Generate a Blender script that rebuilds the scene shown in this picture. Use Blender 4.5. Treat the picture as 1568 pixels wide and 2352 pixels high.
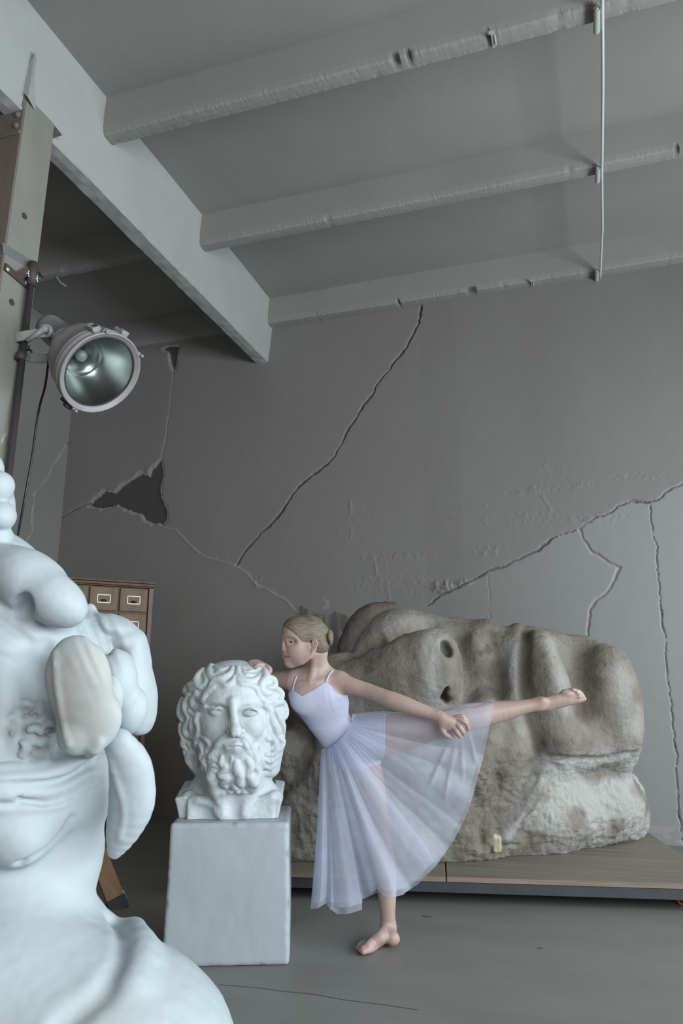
import bpy, math, random
import numpy as np
from mathutils import Vector, Matrix

# ---------------------------------------------------------------- camera, light, exposure
FPX, PITCH, YAW, CAMH = 1702.0, 0.2358, -0.3131, 1.0
_cy, _sy, _cp, _sp = math.cos(YAW), math.sin(YAW), math.cos(PITCH), math.sin(PITCH)
FW = np.array([_sy*_cp, _cy*_cp, _sp]); RT = np.array([_cy, -_sy, 0.0]); UP = np.cross(RT, FW)
CAM = np.array([0.0, 0.0, CAMH])
def ray(px, py): return FW + RT*((px-784.0)/FPX) - UP*((py-1176.0)/FPX)
def at(px, py, d): return CAM + ray(px, py)*d                       # pixel + camera distance -> place
def hit(px, py, axis, val):                                         # pixel -> place on a wall / floor plane
    r = ray(px, py); return CAM + r*((val-CAM[axis])/r[axis])

scene = bpy.context.scene
for o in list(bpy.data.objects): bpy.data.objects.remove(o)
COL = scene.collection
cam_data = bpy.data.cameras.new('camera'); cam = bpy.data.objects.new('camera', cam_data); COL.objects.link(cam)
cam_data.sensor_fit = 'HORIZONTAL'; cam_data.sensor_width = 36.0; cam_data.lens = 36.0*FPX/1568.0
cam_data.clip_start = 0.05
cam.matrix_world = Matrix(((RT[0], UP[0], -FW[0], CAM[0]), (RT[1], UP[1], -FW[1], CAM[1]), (RT[2], UP[2], -FW[2], CAM[2]), (0, 0, 0, 1)))
cam_data.dof.use_dof = True; cam_data.dof.focus_distance = 3.1; cam_data.dof.aperture_fstop = 16
scene.camera = cam

vs = scene.view_settings
vs.view_transform = 'Standard'; vs.look = 'None'; vs.gamma = 1.0; vs.use_curve_mapping = False
vs.exposure = 0.42
w = bpy.data.worlds.new('world'); scene.world = w; w.use_nodes = True
w.node_tree.nodes['Background'].inputs[0].default_value = (0.70, 0.55, 0.50, 1)
w.node_tree.nodes['Background'].inputs[1].default_value = 0.44

def area(name, loc, look, sx, sy, power, col):
    l = bpy.data.lights.new(name, 'AREA'); l.shape = 'RECTANGLE'; l.size = sx; l.size_y = sy; l.energy = power; l.color = col
    o = bpy.data.objects.new(name, l); COL.objects.link(o); o.location = loc
    o.rotation_euler = (Vector(look)-Vector(loc)).to_track_quat('-Z', 'Y').to_euler()
    o['kind'] = 'structure'
    return o
# daylight through unseen right-hand windows; the first, behind the camera, is added frontal fill
WX = 3.3
WINDOWS = [(-3.3, -1.5), (-1.0, 0.8), (1.3, 3.1), (3.6, 5.4)]
for i, (y0, y1) in enumerate(WINDOWS):
    area('window_light', (WX-0.03, (y0+y1)/2, 1.75), (0, (y0+y1)/2, 1.55), 2.5, y1-y0, [170, 112, 84, 76][i], (0.86, 0.955, 1.0))

# ---------------------------------------------------------------- materials
def nd(nt, typ, **kw):
    n = nt.nodes.new(typ)
    for k, v in kw.items():
        if k.startswith('i_'): n.inputs[k[2:].replace('_', ' ')].default_value = v
        else: setattr(n, k, v)
    return n
def mat(name, col, rough=0.8, var=None, vscale=4.0, vamt=0.5, bump=0.0, bscale=40.0, bump2=0.0, b2scale=300.0,
        metallic=0.0, stretch=(1, 1, 1), spots=None, attr=None, attrcol=None, attr2=None, attr2col=None, attr3=None, attr3col=None, spec=0.5, dist=0.01):
    m = bpy.data.materials.new(name); m.use_nodes = True; nt = m.node_tree; nt.nodes.clear()
    out = nd(nt, 'ShaderNodeOutputMaterial'); b = nd(nt, 'ShaderNodeBsdfPrincipled')
    nt.links.new(b.outputs[0], out.inputs[0])
    b.inputs['Roughness'].default_value = rough; b.inputs['Metallic'].default_value = metallic
    b.inputs['Specular IOR Level'].default_value = spec
    tc = nd(nt, 'ShaderNodeTexCoord'); mp = nd(nt, 'ShaderNodeMapping'); mp.inputs['Scale'].default_value = stretch
    nt.links.new(tc.outputs['Object'], mp.inputs[0])
    def noise(scale, det=5, rgh=0.6):
        n = nd(nt, 'ShaderNodeTexNoise'); n.inputs['Scale'].default_value = scale; n.inputs['Detail'].default_value = det
        n.inputs['Roughness'].default_value = rgh; nt.links.new(mp.outputs[0], n.inputs['Vector']); return n
    def ramp(src, a, bb):
        r = nd(nt, 'ShaderNodeMapRange'); r.inputs[1].default_value = a; r.inputs[2].default_value = bb
        nt.links.new(src, r.inputs[0]); return r.outputs[0]
    def mix(f, A, B):
        x = nd(nt, 'ShaderNodeMix', data_type='RGBA')
        if isinstance(f, float): x.inputs[0].default_value = f
        else: nt.links.new(f, x.inputs[0])
        for s, v in ((6, A), (7, B)):
            if isinstance(v, tuple): x.inputs[s].default_value = (*v[:3], 1)
            else: nt.links.new(v, x.inputs[s])
        return x.outputs[2]
    c = tuple(col)
    if var: c = mix(ramp(noise(vscale).outputs[0], 0.5-vamt/2, 0.5+vamt/2), tuple(col), tuple(var))
    if spots:
        sc, thr, scol = spots
        c = mix(ramp(noise(sc, 3).outputs[0], thr, thr+0.06), c, tuple(scol))
    for a, ac in ((attr3, attr3col), (attr, attrcol), (attr2, attr2col)):
        if a:
            at_ = nd(nt, 'ShaderNodeAttribute'); at_.attribute_name = a
            c = mix(at_.outputs['Fac'], c, tuple(ac))
    if isinstance(c, tuple): b.inputs['Base Color'].default_value = (*c[:3], 1)
    else: nt.links.new(c, b.inputs['Base Color'])
    prev = None
    for st, sc in ((bump, bscale), (bump2, b2scale)):
        if st:
            bp = nd(nt, 'ShaderNodeBump'); bp.inputs['Strength'].default_value = st; bp.inputs['Distance'].default_value = dist
            nt.links.new(noise(sc, 6, 0.65).outputs[0], bp.inputs['Height'])
            if prev: nt.links.new(prev.outputs[0], bp.inputs['Normal'])
            prev = bp
    if prev: nt.links.new(prev.outputs[0], b.inputs['Normal'])
    m['bsdf'] = b.name
    return m
M = {}
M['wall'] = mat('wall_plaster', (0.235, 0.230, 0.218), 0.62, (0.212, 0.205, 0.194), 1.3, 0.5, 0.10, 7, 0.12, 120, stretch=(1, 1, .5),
                attr='exposed', attrcol=(0.075, 0.07, 0.072), attr2='chip', attr2col=(0.36, 0.345, 0.32), attr3='panel_light', attr3col=(0.275, 0.282, 0.282))
M['ceil'] = mat('ceiling_plaster', (0.285, 0.285, 0.27), 0.8, (0.25, 0.248, 0.232), 2.0, 0.5, 0.12, 9, 0.15, 140, attr='exposed', attrcol=(0.08, 0.075, 0.07))
M['girder'] = mat('girder_plaster', (0.40, 0.415, 0.41), 0.75, (0.36, 0.37, 0.36), 2.5, 0.5, 0.12, 12, 0.2, 140)
M['floor'] = mat('floor_concrete', (0.215, 0.218, 0.205), 0.5, (0.165, 0.165, 0.152), 1.6, 0.55, 0.06, 6, 0.1, 90, stretch=(1, 2.2, 1),
                 spots=(23, 0.74, (0.36, 0.37, 0.36)), attr='red', attrcol=(0.30, 0.11, 0.10))
M['column'] = mat('column_concrete', (0.25, 0.255, 0.22), 0.8, (0.19, 0.19, 0.165), 5, 0.5, 0.3, 14, 0.3, 150, spots=(9, 0.66, (0.52, 0.53, 0.5)), stretch=(1, 1, .4))
M['steel_jacket'] = mat('column_steel', (0.20, 0.17, 0.145), 0.7, (0.13, 0.105, 0.09), 6, 0.5, 0.2, 30, stretch=(1, 1, .3))
M['plaster'] = mat('white_plaster', (0.54, 0.60, 0.63), 0.6, (0.50, 0.55, 0.565), 9, 0.5, 0.10, 35, 0.06, 260, spots=(60, 0.76, (0.42, 0.41, 0.40)))
M['plaster_near'] = mat('cream_plaster', (0.385, 0.44, 0.468), 0.6, (0.36, 0.405, 0.425), 6, 0.5, 0.12, 14, 0.06, 120, attr='beige', attrcol=(0.34, 0.335, 0.31), attr2='brown', attr2col=(0.20, 0.165, 0.16))
M['pedestal'] = mat('pedestal_paint', (0.40, 0.455, 0.49), 0.5, (0.355, 0.40, 0.435), 3, 0.5, 0.14, 16, 0.10, 120, stretch=(1, 1, .6), attr='exposed', attrcol=(0.20, 0.20, 0.205))
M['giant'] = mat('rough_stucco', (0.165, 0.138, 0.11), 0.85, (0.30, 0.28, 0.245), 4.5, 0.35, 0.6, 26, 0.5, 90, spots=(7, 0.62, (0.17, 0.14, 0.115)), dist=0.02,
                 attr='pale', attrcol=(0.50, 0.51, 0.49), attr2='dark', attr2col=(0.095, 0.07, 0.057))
M['ply'] = mat('plywood', (0.24, 0.215, 0.18), 0.6, (0.15, 0.125, 0.10), 3.5, 0.45, 0.15, 20, stretch=(.35, 6, 3))
M['plyedge'] = mat('plywood_edge', (0.22, 0.15, 0.115), 0.8, (0.33, 0.26, 0.20), 6, 0.4, 0.3, 20, stretch=(.7, 1, 26))
M['dark_steel'] = mat('dark_steel', (0.055, 0.062, 0.07), 0.5, (0.04, 0.045, 0.05), 5, 0.5, 0.05, 40)
M['orange'] = mat('orange_tyre', (0.55, 0.13, 0.03), 0.5)
M['wood_dark'] = mat('cabinet_wood', (0.16, 0.10, 0.065), 0.55, (0.105, 0.065, 0.042), 3, 0.4, 0.1, 30, stretch=(8, 2, 1))
M['wood_drawer'] = mat('drawer_wood', (0.24, 0.165, 0.10), 0.55, (0.155, 0.10, 0.06), 4, 0.45, 0.1, 30, stretch=(6, 2, 1))
M['wood_pink'] = mat('worn_wood', (0.30, 0.22, 0.19), 0.6, (0.17, 0.11, 0.08), 6, 0.5, 0.2, 30, stretch=(4, 4, 1))
M['brass'] = mat('tarnished_metal', (0.55, 0.52, 0.42), 0.45, metallic=0.5)
M['wood_light'] = mat('pine_wood', (0.33, 0.19, 0.10), 0.5, (0.24, 0.13, 0.065), 4, 0.4, 0.05, 30, stretch=(9, 9, 1))
M['lamp'] = mat('lamp_enamel', (0.33, 0.33, 0.335), 0.42, (0.27, 0.265, 0.26), 8, 0.5, 0.12, 30, spots=(26, 0.70, (0.24, 0.17, 0.14)))
M['lampdark'] = mat('lamp_black', (0.03, 0.03, 0.035), 0.6)
M['reflector'] = mat('reflector', (0.40, 0.43, 0.42), 0.30, (0.34, 0.36, 0.35), 6, 0.5, 0.03, 12, metallic=1.0)
M['pipe'] = mat('pole_steel', (0.055, 0.05, 0.06), 0.4, (0.08, 0.07, 0.075), 12, 0.5, 0.1, 60, metallic=0.3)
M['rust'] = mat('rusty_bracket', (0.05, 0.04, 0.038), 0.6, (0.085, 0.055, 0.048), 15, 0.5, 0.2, 60)
M['bolt'] = mat('zinc_bolt', (0.6, 0.66, 0.68), 0.35, metallic=0.7)
M['conduit'] = mat('conduit', (0.55, 0.60, 0.60), 0.5)
M['sleeve'] = mat('sleeve', (0.40, 0.41, 0.39), 0.6)
M['skin'] = mat('skin', (0.43, 0.31, 0.28), 0.5, (0.40, 0.28, 0.25), 6, 0.5, 0.03, 60, attr='rosy', attrcol=(0.55, 0.27, 0.25), attr2='lip', attr2col=(0.42, 0.13, 0.13))
_b = M['skin'].node_tree.nodes[M['skin']['bsdf']]
_b.inputs['Subsurface Weight'].default_value = 0.12; _b.inputs['Subsurface Radius'].default_value = (0.02, 0.008, 0.005); _b.inputs['Subsurface Scale'].default_value = 0.4
M['hair'] = mat('hair', (0.12, 0.09, 0.068), 0.5, (0.22, 0.175, 0.125), 30, 0.35, 0.5, 60, stretch=(1, 1, 5), dist=0.004)
M['hairdark'] = mat('hair_dark', (0.10, 0.065, 0.045), 0.5, (0.22, 0.15, 0.09), 60, 0.4)
M['leotard'] = mat('leotard', (0.50, 0.51, 0.66), 0.6, bump=0.03, bscale=30)
M['eye'] = mat('eye_white', (0.42, 0.38, 0.37), 0.25)
M['iris'] = mat('iris', (0.035, 0.03, 0.03), 0.2)
M['brow'] = mat('brow', (0.20, 0.13, 0.105), 0.7)
M['gold'] = mat('gold', (0.55, 0.36, 0.22), 0.3, metallic=0.8)
M['wframe'] = mat('window_frame', (0.5, 0.5, 0.5), 0.6)
M['glass'] = None
def glass_mat():
    m = bpy.data.materials.new('lamp_glass'); m.use_nodes = True; nt = m.node_tree; nt.nodes.clear()
    out = nd(nt, 'ShaderNodeOutputMaterial'); g = nd(nt, 'ShaderNodeBsdfGlossy'); t = nd(nt, 'ShaderNodeBsdfTransparent'); x = nd(nt, 'ShaderNodeMixShader')
    g.inputs['Roughness'].default_value = 0.08; t.inputs[0].default_value = (0.92, 0.95, 0.94, 1); x.inputs[0].default_value = 0.06
    nt.links.new(t.outputs[0], x.inputs[1]); nt.links.new(g.outputs[0], x.inputs[2]); nt.links.new(x.outputs[0], out.inputs[0]); return m
M['glass'] = glass_mat()
def tulle_mat(name, cover, col):
    m = bpy.data.materials.new(name); m.use_nodes = True; nt = m.node_tree; nt.nodes.clear()
    out = nd(nt, 'ShaderNodeOutputMaterial'); d = nd(nt, 'ShaderNodeBsdfDiffuse'); tl = nd(nt, 'ShaderNodeBsdfTranslucent'); t = nd(nt, 'ShaderNodeBsdfTransparent')
    d.inputs[0].default_value = (*col, 1); tl.inputs[0].default_value = (*col, 1)
    a = nd(nt, 'ShaderNodeMixShader'); a.inputs[0].default_value = 0.45
    nt.links.new(d.outputs[0], a.inputs[1]); nt.links.new(tl.outputs[0], a.inputs[2])
    x = nd(nt, 'ShaderNodeMixShader'); nt.links.new(t.outputs[0], x.inputs[1]); nt.links.new(a.outputs[0], x.inputs[2])
    n = nd(nt, 'ShaderNodeTexNoise'); n.inputs['Scale'].default_value = 9; tc = nd(nt, 'ShaderNodeTexCoord'); nt.links.new(tc.outputs['Object'], n.inputs['Vector'])
    r = nd(nt, 'ShaderNodeMapRange'); r.inputs[1].default_value = .3; r.inputs[2].default_value = .7; r.inputs[3].default_value = cover-.06; r.inputs[4].default_value = cover+.08
    nt.links.new(n.outputs[0], r.inputs[0])
    nt.links.new(r.outputs[0], x.inputs[0]); nt.links.new(x.outputs[0], out.inputs[0]); return m
M['tulle'] = tulle_mat('tulle', 0.42, (0.74, 0.79, 0.93))
M['tulle_thin'] = tulle_mat('tulle_thin', 0.30, (0.74, 0.79, 0.93))
M['tulle_band'] = tulle_mat('tulle_band', 0.8, (0.66, 0.70, 0.86))

# ---------------------------------------------------------------- object helpers
def mesh_obj(name, V, Fc, m, parent=None, smooth=True, label=None, attrs=None):
    V = np.asarray(V, dtype=np.float32)
    me = bpy.data.meshes.new(name)
    if isinstance(Fc, np.ndarray):
        n = Fc.shape[1]; nf = len(Fc)
        me.vertices.add(len(V)); me.vertices.foreach_set('co', V.ravel())
        me.loops.add(nf*n); me.loops.foreach_set('vertex_index', Fc.astype(np.int32).ravel())
        me.polygons.add(nf); me.polygons.foreach_set('loop_start', np.arange(0, nf*n, n, dtype=np.int32))
        me.update(calc_edges=True)
    else:
        me.from_pydata([tuple(map(float, v)) for v in V], [], Fc); me.update()
    me.validate()
    if smooth: me.polygons.foreach_set('use_smooth', [True]*len(me.polygons))
    if attrs:
        for k, v in attrs.items():
            a = me.attributes.new(k, 'FLOAT', 'POINT'); a.data.foreach_set('value', np.clip(v, 0, 1).astype(np.float32))
    me.materials.append(m)
    o = bpy.data.objects.new(name, me); COL.objects.link(o)
    if parent: o.parent = parent; o.matrix_parent_inverse = parent.matrix_world.inverted() if False else Matrix.Translation(-parent.location)
    if label: o['label'] = label
    return o
def tag(o, label, cat, group=None):
    o['label'] = label; o['category'] = cat
    if group: o['group'] = group
    return o
def thing(name, label, cat, loc, group=None):
    o = bpy.data.objects.new(name, None); COL.objects.link(o); o.location = loc; o.empty_display_size = .1
    return tag(o, label, cat, group)
def struct(o): o['kind'] = 'structure'; return o

class MB:                                    # plain mesh builder
    def __init__(s): s.v = []; s.f = []
    def box(s, c, h, ax=None):
        ax = np.eye(3) if ax is None else np.array(ax); c = np.array(c, float); b = len(s.v)
        for i in (-1, 1):
            for j in (-1, 1):
                for k in (-1, 1): s.v.append(c + ax[0]*h[0]*i + ax[1]*h[1]*j + ax[2]*h[2]*k)
        s.f += [tuple(b+q for q in f) for f in ((0, 1, 3, 2), (4, 6, 7, 5), (0, 4, 5, 1), (2, 3, 7, 6), (0, 2, 6, 4), (1, 5, 7, 3))]; return s
    def poly8(s, pts): b = len(s.v); s.v += [np.array(p, float) for p in pts]; s.f += [tuple(b+q for q in f) for f in ((0, 1, 2, 3), (7, 6, 5, 4), (0, 4, 5, 1), (1, 5, 6, 2), (2, 6, 7, 3), (3, 7, 4, 0))]; return s
    def tube(s, pts, rad, n=10, caps=True):
        pts = [np.array(p, float) for p in pts]; m_ = len(pts)
        rad = [rad]*m_ if not hasattr(rad, '__len__') else rad
        ref = None; b = len(s.v)
        for i, p in enumerate(pts):
            t = pts[min(i+1, m_-1)]-pts[max(i-1, 0)]; t /= (np.linalg.norm(t)+1e-9)
            if ref is None: ref = np.cross(t, [0, 0, 1]) if abs(t[2]) < .9 else np.cross(t, [1, 0, 0])
            a = ref - t*(ref@t); a /= np.linalg.norm(a); ref = a; c = np.cross(t, a)
            for k in range(n):
                g = 2*math.pi*k/n; s.v.append(p+rad[i]*(a*math.cos(g)+c*math.sin(g)))
        for i in range(m_-1):
            for k in range(n): s.f.append((b+i*n+k, b+i*n+(k+1) % n, b+(i+1)*n+(k+1) % n, b+(i+1)*n+k))
        if caps: s.f.append(tuple(b+k for k in range(n))[::-1]); s.f.append(tuple(b+(m_-1)*n+k for k in range(n)))
        return s
    def lathe(s, o, axis, prof, n=64, closed=False):   # prof = [(distance along the axis, radius)]
        axis = np.array(axis, float); axis /= np.linalg.norm(axis)
        a = np.cross(axis, [0, 0, 1]); a /= np.linalg.norm(a); c = np.cross(axis, a); b = len(s.v)
        for t, r in prof:
            for k in range(n):
                g = 2*math.pi*k/n; s.v.append(np.array(o)+axis*t+(a*math.cos(g)+c*math.sin(g))*max(r, 1e-5))
        L = len(prof)
        for i in range(L if closed else L-1):
            j = (i+1) % L
            for k in range(n): s.f.append((b+i*n+k, b+i*n+(k+1) % n, b+j*n+(k+1) % n, b+j*n+k))
        return s
    def build(s, name, m, parent=None, smooth=False, bevel=0, label=None):
        o = mesh_obj(name, s.v, s.f, m, parent, smooth, label)
        if bevel:
            md = o.modifiers.new('bevel', 'BEVEL'); md.width = bevel; md.segments = 2; md.limit_method = 'ANGLE'
        return o

# value noise for surface roughness
_rng = np.random.RandomState(7); _LAT = _rng.rand(64, 64, 64).astype(np.float32)
def vnoise(P, scale, seed=0):
    Q = P*scale + seed*13.7; I = np.floor(Q).astype(int); f = (Q-I); f = f*f*(3-2*f); r = 0
    for dx in (0, 1):
        for dy in (0, 1):
            for dz in (0, 1):
                wgt = (f[:, 0] if dx else 1-f[:, 0])*(f[:, 1] if dy else 1-f[:, 1])*(f[:, 2] if dz else 1-f[:, 2])
                r = r + wgt*_LAT[(I[:, 0]+dx) % 64, (I[:, 1]+dy) % 64, (I[:, 2]+dz) % 64]
    return r*2-1

# ---------------------------------------------------------------- clay: smooth unions of simple bodies, polygonised
CA = np.array([RT, UP, -FW])                 # rows: right, up, towards the viewer
def rotm(deg, tilt=0, yaw=0):
    g = math.radians(deg); c, s_ = math.cos(g), math.sin(g)
    R_ = np.array([[c, s_, 0], [-s_, c, 0], [0, 0, 1]])
    if yaw:
        g = math.radians(yaw); c, s_ = math.cos(g), math.sin(g); R_ = R_ @ np.array([[c, 0, s_], [0, 1, 0], [-s_, 0, c]])
    if tilt:
        g = math.radians(tilt); c, s_ = math.cos(g), math.sin(g); R_ = R_ @ np.array([[1, 0, 0], [0, c, s_], [0, -s_, c]])
    return R_ @ CA
def spl(pts, sub=3):                         # Catmull-Rom through the points
    P = np.array([pts[0]]+list(pts)+[pts[-1]], float); out = []
    if len(pts) < 3: return [tuple(pts[0])]+[tuple(np.array(pts[0])+(np.array(pts[1])-np.array(pts[0]))*(i+1)/sub) for i in range(sub)]
    for i in range(1, len(P)-2):
        for j in range(sub):
            t = j/sub; a, b, c_, d = P[i-1], P[i], P[i+1], P[i+2]
            out.append(tuple(.5*((2*b)+(-a+c_)*t+(2*a-5*b+4*c_-d)*t*t+(-a+3*b-3*c_+d)*t**3)))
    out.append(tuple(P[-2])); return out
class Clay:
    def __init__(s, d0): s.p = []; s.d0 = d0
    def pt(s, x, y, z=0): d = s.d0; return at(x, y, d - z*d/FPX)     # z in the same unit as x, y, towards the viewer
    def u(s): return s.d0/FPX
    def E(s, x, y, z, rx, ry, rz, rot=0, k=6, mode=1, tilt=0, yaw=0):
        u = s.u(); s.p.append(('e', s.pt(x, y, z), np.array([rx, ry, rz])*u, rotm(rot, tilt, yaw), k*u, mode)); return s
    def B(s, x, y, z, rx, ry, rz, rot=0, rr=4, k=6, mode=1, yaw=0, tilt=0, A=None):
        u = s.u(); s.p.append(('b', s.pt(x, y, z), np.array([rx, ry, rz])*u, rotm(rot, tilt, yaw) if A is None else A, k*u, mode, rr*u)); return s
    def on(s, x, y, dflt=0.0):               # height of the present surface under (x, y), in the unit of x and y
        d = surf_d(s.p, x, y, s.d0-s.near*s.u(), s.d0+s.far*s.u(), 48)
        return dflt if d is None else (s.d0-d)/s.u()
    near = 260; far = 260
    def R(s, pts, k=4, emb=.4, mode=1, sub=3, dflt=-15, ref=None):   # ridge (or groove) laid along the surface through (x, y, radius)
        P = spl(pts, sub); ref = ref or s
        Z = [ref.on(q[0], q[1], None) for q in P]
        good = [z for z in Z if z is not None]; 
        Z = [z if z is not None else (min(good) if good else dflt)-6 for z in Z]
        s.L([(q[0], q[1], z-q[2]*emb*mode, max(q[2], .5)) for q, z in zip(P, Z)], k, mode); return s
    def L(s, pts, k=6, mode=1, fz=1.0, sub=1):
        u = s.u()
        if sub > 1: pts = spl(pts, sub)
        s.p.append(('c', np.array([s.pt(q[0], q[1], q[2]) for q in pts]), np.array([q[3]*u for q in pts]), None, fz, None, k*u, mode)); return s
def pdist(pr, X):
    if pr[0] == 'e':
        q = (X-pr[1].astype(X.dtype)) @ pr[3].T.astype(X.dtype); r = pr[2].astype(X.dtype)
        a = np.sqrt(((q/r)**2).sum(-1))+1e-9; b = np.sqrt(((q/r**2)**2).sum(-1))+1e-9
        return a*(a-1)/b
    if pr[0] == 'b':
        q = np.abs((X-pr[1].astype(X.dtype)) @ pr[3].T.astype(X.dtype)) - (pr[2]-pr[6]).astype(X.dtype)
        return np.sqrt((np.maximum(q, 0)**2).sum(-1)) + np.minimum(q.max(-1), 0) - pr[6]
    P, R_, fz = pr[1], pr[2], pr[4]
    if fz != 1.0:
        S = np.eye(3) + np.outer(FW, FW)*(1/fz-1); X = X @ S.T.astype(X.dtype); P = P @ S.T
    best = None; P = P.astype(X.dtype)
    for a, b, ra, rb in zip(P[:-1], P[1:], R_[:-1], R_[1:]):
        ab = b-a; pa = X-a; h = np.clip((pa@ab)/max(float(ab@ab), 1e-12), 0, 1)
        d = np.sqrt(((pa-h[..., None]*ab)**2).sum(-1)) - (float(ra)+float(rb-ra)*h); best = d if best is None else np.minimum(best, d)
    return best*(fz if fz < 1 else 1)
def pbox(pr):
    if pr[0] in 'eb':
        r = np.abs(pr[3].T) @ pr[2] if pr[0] == 'b' else np.sqrt(((pr[3]*pr[2][:, None])**2).sum(0)); return pr[1]-r, pr[1]+r
    R_ = (pr[2]*max(1, pr[4]))[:, None]; return (pr[1]-R_).min(0), (pr[1]+R_).max(0)
def smin(a, b, k):
    h = np.maximum(k-np.abs(a-b), 0)/k; return np.minimum(a, b)-h*h*k*.25
def evalp(prims, X, f=None):
    if f is None: f = np.full(X.shape[:-1], 9.0, X.dtype)
    for pr in prims:
        k, mode = (pr[4], pr[5]) if pr[0] in 'eb' else (pr[6], pr[7])
        d = pdist(pr, X)
        f = smin(f, d, k) if mode == 1 else -smin(-f, d, k)
    return f
def field(prims, lo, hi, h):
    lo = np.array(lo, np.float64); n = np.ceil((np.array(hi)-lo)/h).astype(int)+1
    G = np.full(n, 9.0, np.float32); ax = [(lo[i]+np.arange(n[i])*h) for i in range(3)]
    ks_ = [(pr[4] if pr[0] in 'eb' else pr[6]) for pr in prims]; suf = np.maximum.accumulate(ks_[::-1])[::-1]
    for pr, km in zip(prims, suf):
        k, mode = (pr[4], pr[5]) if pr[0] in 'eb' else (pr[6], pr[7])
        if mode == -1: km = k
        a, b = pbox(pr); i0 = np.clip(np.floor((a-km-2*h-lo)/h).astype(int), 0, n); i1 = np.clip(np.ceil((b+km+2*h-lo)/h).astype(int)+1, 0, n)
        if (i1 <= i0).any(): continue
        X = np.stack(np.meshgrid(*[ax[i][i0[i]:i1[i]] for i in range(3)], indexing='ij'), -1).astype(np.float32)
        sl = tuple(slice(i0[i], i1[i]) for i in range(3)); d = pdist(pr, X)
        G[sl] = smin(G[sl], d, k) if mode == 1 else -smin(-G[sl], d, k)
    return G, lo, h
def nets(G, lo, h):
    S = G < 0; n = np.array(G.shape)
    c = [S[dx:n[0]-1+dx, dy:n[1]-1+dy, dz:n[2]-1+dz] for dx in (0, 1) for dy in (0, 1) for dz in (0, 1)]
    allv = c[0].copy(); anyv = c[0].copy()
    for q in c[1:]: allv &= q; anyv |= q
    act = anyv & ~allv; I = np.argwhere(act); idx = np.full(act.shape, -1, np.int32); idx[act] = np.arange(len(I))
    cv = {}
    for dx in (0, 1):
        for dy in (0, 1):
            for dz in (0, 1): cv[dx, dy, dz] = G[I[:, 0]+dx, I[:, 1]+dy, I[:, 2]+dz]
    acc = np.zeros((len(I), 3)); cnt = np.zeros(len(I)); ks = list(cv)
    for a in ks:
        for b in ks:
            if sum(b)-sum(a) == 1 and all(y >= x for x, y in zip(a, b)):
                va, vb = cv[a], cv[b]; m_ = (va < 0) != (vb < 0); t = np.where(m_, va/np.where(m_, va-vb, 1), 0)
                p = np.array(a)+t[:, None]*(np.array(b)-np.array(a)); acc[m_] += p[m_]; cnt[m_] += 1
    V = lo + (I+acc/cnt[:, None])*h
    N = np.stack([sum(cv[k_]*(1 if k_[i] else -1) for k_ in ks) for i in range(3)], -1); N /= (np.linalg.norm(N, axis=1)[:, None]+1e-9)
    Q = []
    for axn in range(3):
        a, b = (axn+1) % 3, (axn+2) % 3
        s0 = [slice(None)]*3; s1 = [slice(None)]*3; s0[axn] = slice(0, n[axn]-1); s1[axn] = slice(1, n[axn])
        for s_ in (s0, s1): s_[a] = slice(1, n[a]-1); s_[b] = slice(1, n[b]-1)
        A_, B_ = S[tuple(s0)], S[tuple(s1)]; E_ = np.argwhere(A_ != B_); fl = A_[A_ != B_]
        E_[:, a] += 1; E_[:, b] += 1
        def cell(da, db): q = E_.copy(); q[:, a] -= da; q[:, b] -= db; return idx[q[:, 0], q[:, 1], q[:, 2]]
        q = np.stack([cell(1, 1), cell(0, 1), cell(0, 0), cell(1, 0)], -1); q[~fl] = q[~fl][:, ::-1]; Q.append(q)
    return V, np.concatenate(Q), N
def relax(V, Q, it=4, lam=.5):
    V = V.copy(); E_ = np.concatenate([Q[:, [0, 1]], Q[:, [1, 2]], Q[:, [2, 3]], Q[:, [3, 0]]]); n = len(V)
    cnt = np.bincount(E_.ravel(), minlength=n)[:, None]+1e-9
    bnd = np.zeros(n, bool); key = np.sort(E_, 1); key = key[:, 0].astype(np.int64)*n+key[:, 1]; u_, c_ = np.unique(key, return_counts=True); b_ = u_[c_ == 1]; bnd[(b_//n)] = True; bnd[(b_ % n)] = True
    for _ in range(it):
        S = np.stack([np.bincount(E_[:, 0], V[E_[:, 1], i], n)+np.bincount(E_[:, 1], V[E_[:, 0], i], n) for i in range(3)], -1)/cnt
        S[bnd] = V[bnd]; V = V+(S-V)*lam
    return V
def bounds(prims, pad):
    bs = [pbox(p) for p in prims if (p[5] if p[0] in 'eb' else p[7]) == 1]
    return np.min([b[0] for b in bs], 0)-pad, np.max([b[1] for b in bs], 0)+pad
def sculpt(prims, h, lo=None, hi=None):
    a, b = bounds(prims, 3*h)
    return nets(*field(prims, a if lo is None else lo, b if hi is None else hi, h))
def surf_d(prims, px, py, d0, d1, n=60):       # distance at which the sight line through (px, py) meets the body
    ds = np.linspace(d0, d1, n); X = np.array([at(px, py, d) for d in ds]); f = evalp(prims, X)
    i = np.argmax(f < 0)
    if not (f < 0).any(): return None
    if i == 0: return ds[0]
    return ds[i-1]+(ds[i]-ds[i-1])*f[i-1]/(f[i-1]-f[i])
def pxy(V):                                     # places -> (column, row, distance)
    v = V-CAM; d = v@FW; return 784+FPX*(v@RT)/d, 1176-FPX*(v@UP)/d, d
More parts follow.
